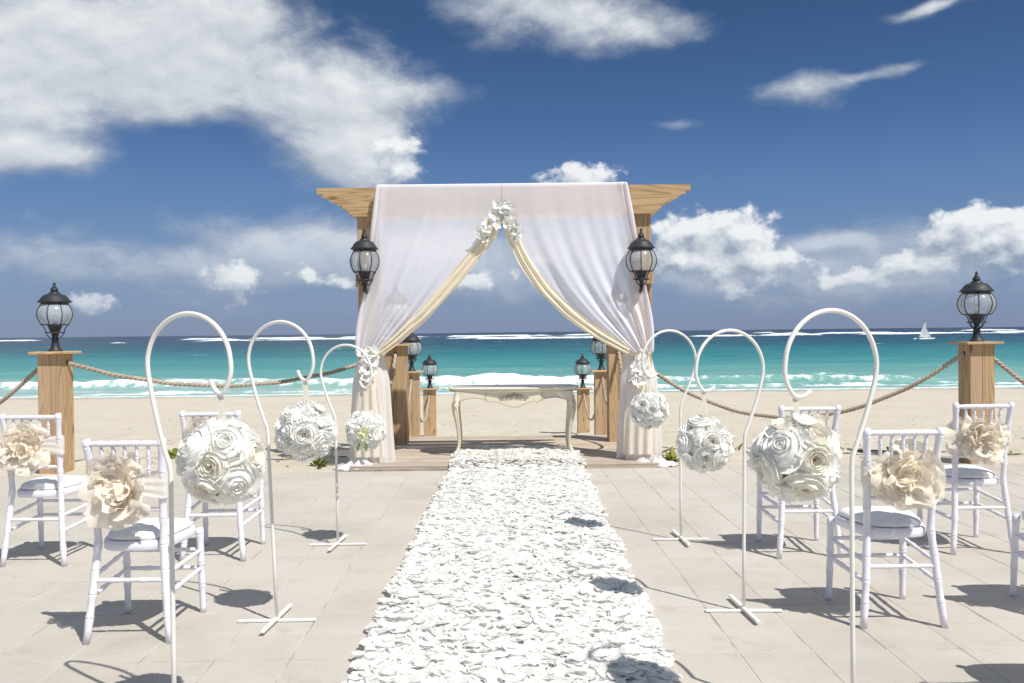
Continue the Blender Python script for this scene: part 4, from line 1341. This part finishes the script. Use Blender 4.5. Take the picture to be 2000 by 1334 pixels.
def make_sash(cx, cy, label, seed, mat, rad=.135, dx=0.0):
    rg = random.Random(seed)
    root = thing('organza_sash', label, 'sash', (cx, cy, 0.0), 0, 'organza flower sashes on the chair backs')
    z0 = 0.715
    w0, y0 = bpz(z0)
    # band wrapped round both posts
    na, nz = 96, 11
    rows = []
    for j in range(nz):
        t = j / (nz - 1) * 2 - 1
        row = []
        for k in range(na):
            a = 2 * math.pi * k / na
            ca, sa = math.cos(a), math.sin(a)
            p = 5.0
            rr = (abs(ca) ** p + abs(sa) ** p) ** (-1 / p)
            x_ = ca * rr * (w0 + .024)
            pin = 0.55 + .45 * min(1, abs(x_) / w0) ** 1.5 if sa < 0 else .9
            hh = .058 * pin
            y_ = y0 + sa * rr * (.023 + .003 * math.sin(t * 9 + seed + x_ * 14))
            row.append((x_, y_, z0 + t * hh + .012 * math.sin(x_ * 11 + seed) * (1 if sa < 0 else .4)))
        rows.append(row)
    obj('band', MB().grid(rows, na, nz, True), M['ivory'], root)
    # rosette: crumpled ruffles round a centre
    rad *= .84
    c = Vector((dx, y0 - .036, z0 - .005 + rg.uniform(-.01, .01)))
    lay = [(6, 1.22, .08, .28, .16), (7, 1.02, .28, .18, .15), (6, .80, .46, .10, .13), (5, .56, .58, .0, .11), (4, .34, .64, -.1, .08)]
    for li, (n, Rk, Hk, cu, rf) in enumerate(lay):
        for k in range(n):
            ph = rg.uniform(0, 1) + li * 1.3 + 2 * math.pi * (k + rg.uniform(-.25, .25)) / n
            P = petal_grid(ph, math.pi / n * rg.uniform(1.3, 1.9), Rk * rg.uniform(.78, 1.16), Hk * rg.uniform(.7, 1.25), cu + rg.uniform(-.1, .15), rf, rg.uniform(0, 6), 11, 9, z0=.02 * li, r0=.04)
            P = crumple(P, .12, rg.uniform(0, 6), 6.5)
            P = [[(x_ * rad, y_ * rad, z_ * rad * .85) for x_, y_, z_ in row] for row in P]
            o = obj('ruffle', MB().grid(P, 11, 9), mat, root, c, align(Vector((rg.uniform(-.35, .35), -1, rg.uniform(-.25, .4))), rg.uniform(0, 6)))
    return root

chairs = [  # x, y, label of chair, label of sash, material, rosette size, shift
    (-1.730, 4.135, 'white chair in the second row beside the aisle, side without sailboat', 'peach organza rosette sash on the second-row aisle chair, side without sailboat', 'organza', .135, -.005),
    (-2.878, 5.475, 'white chair in the front row away from the aisle, side without sailboat', 'pale peach rosette sash on the front-row outer chair, side without sailboat', 'organza', .140, -.03),
    (-1.832, 5.545, 'white chair in the front row beside the aisle, behind the largest rose ball', 'peach rosette sash on the front-row aisle chair, side without sailboat', 'organza', .130, 0),
    (1.776, 4.225, 'white chair in the second row beside the aisle, sailboat side', 'cream organza rosette sash on the second-row aisle chair, sailboat side', 'organza2', .145, 0),
    (1.768, 5.465, 'white chair in the front row beside the aisle, sailboat side', 'cream rosette sash on the front-row aisle chair, sailboat side', 'organza2', .130, .03),
    (2.829, 5.515, 'white chair in the front row away from the aisle, sailboat side', 'cream rosette sash on the front-row outer chair, before the wooden post', 'organza2', .135, -.01),
    (2.716, 4.245, 'white chair in the second row away from the aisle, sailboat side', 'cream rosette sash on the second-row outer chair, sailboat side', 'organza2', .135, 0),
    (2.185, 3.14, 'white chair in the row farthest from the arch, sailboat side', 'cream rosette sash on the chair farthest from the arch, sailboat side', 'organza2', .135, 0)]
for k, (x, y, lc, ls, mt, rd, dx) in enumerate(chairs):
    c = chair0 if k == 0 else copy_tree(chair0)
    c.location = (x, y, 0); c.rotation_euler = (0, 0, 0 if k in (0, 7) else random.uniform(-.015, .015))
    c['label'] = lc
    make_sash(x, y, ls, 60 + k * 3, M[mt], rd, dx)

# ------------------------------------------------------------------ altar table
def make_table():
    root = thing('console_table', 'antique cream carved console table with curved legs on the deck', 'table', (0.012, 9.62, DZ), R(0.6))
    W, Dp, H_ = 1.33, 0.50, 0.735
    # serpentine top
    def outline(g, n=72):
        pts = []
        for k in range(n):
            a = 2 * math.pi * k / n
            ca, sa = math.cos(a), math.sin(a)
            p = 9
            rr = (abs(ca) ** p + abs(sa) ** p) ** (-1 / p)
            x_, y_ = ca * rr * (W / 2 + .02), sa * rr * (Dp / 2)
            bow = .030 * math.cos(x_ / (W / 2) * math.pi) + .012
            y_ += (-bow if sa < 0 else bow * .3) * min(1, abs(sa) * 1.6)
            x_ += .018 * math.cos(y_ / (Dp / 2) * math.pi) * (1 if ca > 0 else -1)
            pts.append((x_ * (1 + g / (W / 2)), y_ * (1 + g / (Dp / 2))))
        return pts
    mb = MB(); rows = []
    for g, z_ in ((-.03, .690), (-.008, .692), (.004, .700), (0, .708), (.010, .716), (.012, .728), (.004, .735), (-.022, .737)):
        rows.append([(x_, y_, z_) for x_, y_ in outline(g)])
    mb.grid(rows, 72, len(rows), True)
    mb.f.append(tuple(range(72))[::-1])
    mb.f.append(tuple(range(len(mb.v) - 72, len(mb.v))))
    obj('top', mb, M['table'], root, auto=50)
    mb = MB(); rows = []
    for g, z_ in ((-.030, .7365), (-.032, .7405), (-.036, .7415)):
        rows.append([(x_, y_, z_) for x_, y_ in outline(g)])
    mb.grid(rows, 72, len(rows), True); mb.f.append(tuple(range(len(mb.v) - 72, len(mb.v))))
    obj('top_panel', mb, M['table_top'], root, auto=50)
    # scalloped aprons
    def scal(f_):          # f_ -1..1 : lower edge
        a = abs(f_)
        if a < .36: return .555 - .035 * math.cos(a / .36 * math.pi) * .9
        if a < .40: return .587 - (a - .36) / .04 * .02
        return .575 + .055 * math.sin((a - .40) / .60 * math.pi) ** .7 - .01 * a
    def apron(y, sgn, L, ax, nm, depth=.022):
        n = 60
        mb = MB(); V_ = []
        for k in range(n + 1):
            f_ = k / n * 2 - 1
            x_ = f_ * L / 2
            bow = sgn * .030 * math.cos(f_ * math.pi / 2) if ax == 'x' else 0
            for (yy, zz) in ((0, .691), (0, scal(f_)), (depth, scal(f_)), (depth, .691)):
                p = (x_, y + (bow + yy * (1 if sgn < 0 else -1)), zz)
                if ax == 'y': p = (y + yy * (1 if sgn < 0 else -1), x_, zz)
                V_.append(p)
        F_ = []
        for k in range(n):
            for q in range(4):
                a, c = k * 4 + q, k * 4 + (q + 1) % 4
                F_.append((a, c, c + 4, a + 4))
        F_.append((0, 1, 2, 3)[::-1]); F_.append((n * 4, n * 4 + 1, n * 4 + 2, n * 4 + 3))
        mb.add(V_, F_)
        return obj(nm, mb, M['table'], root, auto=35)
    apron(-Dp / 2 + .025, -1, W - .10, 'x', 'front_apron')
    edge = []
    for k in range(61):
        f_ = k / 60 * 2 - 1
        edge.append((f_ * (W - .10) / 2, -Dp / 2 + .023 - .030 * math.cos(f_ * math.pi / 2), scal(f_) + .004))
    obj('apron_edge', MB().tube(edge, .0042, 6), M['carving'], root)
    apron(Dp / 2 - .025, 1, W - .10, 'x', 'rear_apron')
    apron(-W / 2 + .045, -1, Dp - .10, 'y', 'side_apron')
    apron(W / 2 - .045, 1, Dp - .10, 'y', 'side_apron')
    # drawer lines and carved scroll on the front apron
    def scroll(pts, r_, nm='carving'):
        return obj(nm, MB().tube(smooth_curve(pts, 6), r_, 6), M['carving'], root)
    yf = -Dp / 2 - .012
    for s in (-1, 1):
        scroll([(s * .30, yf + .014, .685), (s * .30, yf + .014, .60), (s * .30, yf + .016, .575)], .0025)
        for q in range(3):
            cx_ = s * (.035 + q * .045)
            pts = []
            for k in range(14):
                a = k / 13 * 2.6 * math.pi + q
                rr = .022 * (1 - k / 17)
                pts.append((cx_ + s * rr * math.cos(a), yf + .003 - .004 * (k % 2), .628 + rr * .8 * math.sin(a)))
            scroll(pts, .0036)
        scroll([(0, yf, .640), (s * .05, yf, .660), (s * .10, yf + .002, .640), (s * .16, yf + .004, .632)], .004)
    scroll([(-.02, yf - .002, .655), (0, yf - .004, .675), (.02, yf - .002, .655), (0, yf - .004, .640), (-.02, yf - .002, .655)], .005)
    # cabriole legs
    for sx in (-1, 1):
        for sy in (-1, 1):
            prof = [(.030, .690, .034), (.020, .62, .038), (.002, .555, .039), (.002, .49, .034), (.015, .40, .027), (.030, .30, .022), (.038, .20, .019), (.036, .12, .018), (.020, .06, .020), (.002, .028, .026), (-.006, .012, .024), (-.004, .001, .016)]
            pts = [(sx * (W / 2 - .035 - d), sy * (Dp / 2 - .035 - d * .8), z_) for d, z_, r_ in prof]
            cv = smooth_curve(pts, 4)
            rr = np.interp(np.linspace(0, 1, len(cv)), np.linspace(0, 1, len(prof)), [p[2] for p in prof])
            lg = obj('leg', MB().tube(cv, list(rr), 10), M['table'], root)
            # fluting and knee carving
            for q in (-1, 1):
                f2 = [(p[0] + sx * .0 + q * r_ * .55, p[1] - r_ * .86 if sy < 0 else p[1] + r_ * .86, p[2]) for p, r_ in list(zip(cv, rr))[10:34]]
                obj('fluting', MB().tube(f2, .0024, 5), M['carving'], lg)
            if sy < 0:
                pts = []
                for k in range(26):
                    t = k / 25
                    pts.append((sx * (W / 2 - .030 + .012 * math.sin(t * 15)), -Dp / 2 - .002 + .020 * t * 0 + .004 * math.cos(t * 22), .65 - t * .17))
                obj('knee_carving', MB().tube(pts, .0042, 5), M['carving'], lg)
    return root
make_table()

# ------------------------------------------------------------------ petal carpet
def petals():
    root = thing('petal_carpet', 'aisle carpet covered in thick white fabric petals, leading to the console table', 'carpet', (0, 0, 0))
    y0, y1 = 1.6, 9.80
    def xc(y): return -0.012 + (y - 3.4) * 0.0085
    def hw(y): return 0.612 + (y - 3.4) * 0.0035
    def zc(y): return np.interp(y, [0, 8.70, 8.84, 20], [0.006, 0.006, DZ + .006, DZ + .006])
    mb = MB(); rows = []
    for y in np.linspace(y0, y1 - .02, 240):
        row = []
        for k in range(41):
            e_ = k / 40 * 2 - 1
            x_ = xc(y) + e_ * (hw(y) - .015)
            lift = .022 * (1 - abs(e_) ** 14) + .014 * (float(vnoise(np.array(x_ * 14), np.array(y * 14), 4)) - .5) * (1 - abs(e_) ** 10)
            row.append((x_, float(y), float(zc(y)) + lift))
        rows.append(row)
    mb.grid(rows, 41, 240)
    obj('backing', mb, M['petal'], root)
    # petal shapes
    shapes = []
    rg = np.random.default_rng(5)
    for k in range(10):
        P = []
        c1, c2 = rg.uniform(-.3, .35), rg.uniform(-.25, .3)
        tw = rg.uniform(-.4, .4)
        for j in range(4):
            s = j / 3
            w_ = (.30 + .70 * math.sin(math.pi * min(1, .10 + s * .78))) * rg.uniform(.85, 1.15)
            for i in range(3):
                t = i - 1
                P.append((t * w_ * .48 + rg.uniform(-.05, .05), (s - .4) * 1.15 - .12 * t * t * (1 if j == 3 else 0) + rg.uniform(-.04, .04), c1 * (t * t) * .28 + c2 * (s - .5) ** 2 * 1.3 + tw * t * (s - .5) * .5 + rg.uniform(-.04, .04)))
        shapes.append(np.array(P))
    F0 = grid_faces(3, 4)
    def place(n, ya, yb, sz, seed, edge=False):
        r = np.random.default_rng(seed)
        y = r.uniform(ya, yb, n)
        e = r.uniform(-1, 1, n)
        if edge: e = np.sign(e) * r.uniform(.88, 1.05, n)
        x = xc(y) + e * (hw(y) + .05 * (fbm(y * 4.0, np.sign(e) * 3.0 + y * 0, 6, 3) - .44))
        lump = fbm(x * 7, y * 7, 4, 3)
        z = zc(y) + .020 + r.random(n) ** 1.3 * .026 * np.clip(1.12 - np.abs(e) ** 6, .2, 1) + (lump - .45) * .028 * np.clip(1 - np.abs(e) ** 8, 0, 1)
        z = np.where(np.abs(e) > .94, zc(y) + .006 + .022 * r.random(n), z)
        size = sz * r.uniform(.55, 1.35, n)
        yaw = r.uniform(0, 2 * np.pi, n)
        tx = r.normal(0, .17, n); ty = r.normal(0, .17, n)
        sid = r.integers(0, len(shapes), n)
        return x, y, z, size, yaw, tx, ty, sid
    def rotm(yaw, tx, ty):
        return (Matrix.Rotation(yaw, 3, 'Z') @ Matrix.Rotation(tx, 3, 'X') @ Matrix.Rotation(ty, 3, 'Y'))
    # the mass
    VV, FF = [], []; off = 0
    for (n, ya, yb, sz, sd_, ed) in ((12500, y0, 5.2, .062, 1, False), (15500, 5.2, y1, .060, 2, False), (2400, y0, y1, .056, 3, True)):
        x, y, z, size, yaw, tx, ty, sid = place(n, ya, yb, sz, sd_, ed)
        cy, sy = np.cos(yaw), np.sin(yaw)
        base = np.array(shapes)[sid] * size[:, None, None]
        # tilt about x then y, then yaw
        X_, Y_, Z_ = base[..., 0], base[..., 1], base[..., 2]
        Y2 = Y_ * np.cos(tx)[:, None] - Z_ * np.sin(tx)[:, None]; Z2 = Y_ * np.sin(tx)[:, None] + Z_ * np.cos(tx)[:, None]
        X2 = X_ * np.cos(ty)[:, None] + Z2 * np.sin(ty)[:, None]; Z3 = -X_ * np.sin(ty)[:, None] + Z2 * np.cos(ty)[:, None]
        X3 = X2 * cy[:, None] - Y2 * sy[:, None]; Y3 = X2 * sy[:, None] + Y2 * cy[:, None]
        W_ = np.stack([X3 + x[:, None], Y3 + y[:, None], np.maximum(Z3 + z[:, None], zc(y)[:, None] + .002)], -1)
        VV.append(W_.reshape(-1, 3))
        FF.append((F0[None] + (np.arange(n) * 12)[:, None, None] + off).reshape(-1, 4))
        off += n * 12
    o = obj('petals', np_mesh('petals', np.concatenate(VV), np.concatenate(FF)), M['petal'], root)
    o['kind'] = 'stuff'
    # three hundred single petals in the nearest stretch
    ms = []
    for sh in shapes:
        me = np_mesh('petal', sh, F0); me.materials.append(M['petal']); ms.append(me)
    x, y, z, size, yaw, tx, ty, sid = place(290, 3.35, 4.5, .070, 9)
    for k in range(290):
        e = rotm(yaw[k], tx[k] * .8, ty[k] * .8).to_euler()
        obj('petal', ms[sid[k]], None, root, (x[k], y[k], z[k] + .016), e, (size[k],) * 3)
petals()

# ------------------------------------------------------------------ sailboat
def sailboat():
    root = thing('sailboat', 'small white catamaran with a tall white sail out at sea', 'boat', (103.0, 220.0, SEA), R(12))
    for s in (-1, 1):
        cs = []
        for k in range(13):
            t = k / 12 * 2 - 1
            cs.append((t * 2.5, s * 1.0, .20 + .16 * max(0, t) ** 3))
        rad = [.24 * (1 - abs(k / 12 * 2 - 1) ** 3.5) + .02 for k in range(13)]
        obj('hull', MB().tube(cs, rad, 10), M['hull'], root)
    obj('trampoline', MB().box((0, 0, .42), (1.8, 2.0, .05)), M['hull'], root, smooth=False)
    obj('mast', MB().tube([(.45, 0, .4), (.40, 0, 4.35)], [.05, .035], 8), M['hull'], root)
    rows = []
    for j in range(10):
        t = j / 9
        w_ = (1 - t) ** .75 * 1.75 + .06
        rows.append([(.38 - w_ * i / 5, .18 * math.sin(math.pi * i / 5) * (1 - t), .65 + t * 3.65) for i in range(6)])
    obj('mainsail', MB().grid(rows, 6, 10), M['sail'], root)
    rows = []
    for j in range(6):
        t = j / 5
        rows.append([(.50 + (1 - t) * 1.5 * i / 3, .10 * math.sin(math.pi * i / 3), .6 + t * 2.6) for i in range(4)])
    obj('jib', MB().grid(rows, 4, 6), M['sail'], root)
sailboat()

# ------------------------------------------------------------------ beach plants, vines, debris
LEAF_B = [leaf_mesh('leaf', 1, .30, M['leaf'], .35), leaf_mesh('leaf', 1, .24, M['leaf_y'], .25), leaf_mesh('leaf', 1, .34, M['leaf'], .15)]
def gz(x, y): return float(sand_full(np.array([x]), np.array([y]))[0])
def plant(x, y, n, size, label, seed, runner=None, group='small beach plants on the sand'):
    rg = random.Random(seed)
    z = gz(x, y)
    root = thing('beach_plant', label, 'plant', (x, y, z), 0, group)
    for k in range(n):
        a = rg.uniform(0, 6.28); s_ = size * rg.uniform(.6, 1.15)
        obj('leaf', LEAF_B[rg.choices((0, 1, 2), (3, 3, 2))[0]], None, root, (rg.uniform(-.3, .3) * size, rg.uniform(-.2, .2) * size, .005), (rg.uniform(.15, 1.1), rg.uniform(-.3, .3), a), (s_, s_, s_))
    obj('stem', MB().tube([(0, 0, -.02), (0, 0, size * .15)], [.012, .006], 6), M['vine'], root)
    if runner:
        pts = []
        (dx, dy) = runner
        for k in range(12):
            t = k / 11
            px, py = dx * t, dy * t + .06 * math.sin(t * 7 + seed)
            pts.append((px, py, gz(x + px, y + py) - z + .012))
        st = obj('runner', MB().tube(pts, .006, 5), M['vine'], root)
        for k in range(1, 11):
            if rg.random() < .6:
                s_ = size * rg.uniform(.35, .7)
                obj('leaf', LEAF_B[rg.randrange(3)], None, root, pts[k], (rg.uniform(.1, .9), 0, rg.uniform(0, 6.28)), (s_, s_, s_))
    return root
plant(1.62, 9.12, 20, .20, 'largest yellow-green beach plant beside the tied curtain, sailboat side', 1)
plant(1.58, 9.75, 7, .20, 'sparse beach plant behind the curtain foot, sailboat side', 2)
plant(2.45, 9.75, 7, .17, 'small beach sprig with a runner behind the front-row aisle chair, sailboat side', 3, (1.5, -.05))
plant(3.05, 9.55, 9, .20, 'beach vine with a dark runner between two front-row chairs, sailboat side', 4, (1.7, .15))
plant(5.0, 9.35, 7, .15, 'green sprouts at the free-standing post, sailboat side', 5, (1.2, .1))
plant(-1.98, 9.02, 13, .15, 'yellow-green tuft in the curtain shadow, side without sailboat', 6)
plant(-3.75, 9.85, 10, .22, 'beach vine with upright leaves and long runner, side without sailboat', 7, (1.9, -.15))
plant(-4.35, 9.6, 7, .16, 'low vine running along the sand by the free-standing post, side without sailboat', 8, (-1.6, .1))
plant(-2.75, 9.35, 5, .13, 'tiny sprig by the patio edge, side without sailboat', 10, (-.7, .1))

def debris():
    r = np.random.default_rng(23)
    mb = MB()
    for k in range(520):
        y = 9.1 + 20 * r.random() ** 1.8
        x = r.uniform(-1, 1) * (3 + y * .62)
        z = gz(x, y)
        L = r.uniform(.012, .05) * (1 + y * .03); a = r.uniform(0, 3.14)
        if -1.9 < x < 1.8 and y < 11.4: continue
        mb.tube([(x, y, z + .004), (x + L * math.cos(a) * .5, y + L * math.sin(a) * .5, z + .010), (x + L * math.cos(a), y + L * math.sin(a), z + .004)], [.002, .0055, .002], 5)
    o = obj('beach_litter', mb, M['debris'])
    tag(o, 'scattered bits of dry seaweed and twigs on the sand', 'debris', kind='stuff')
debris()
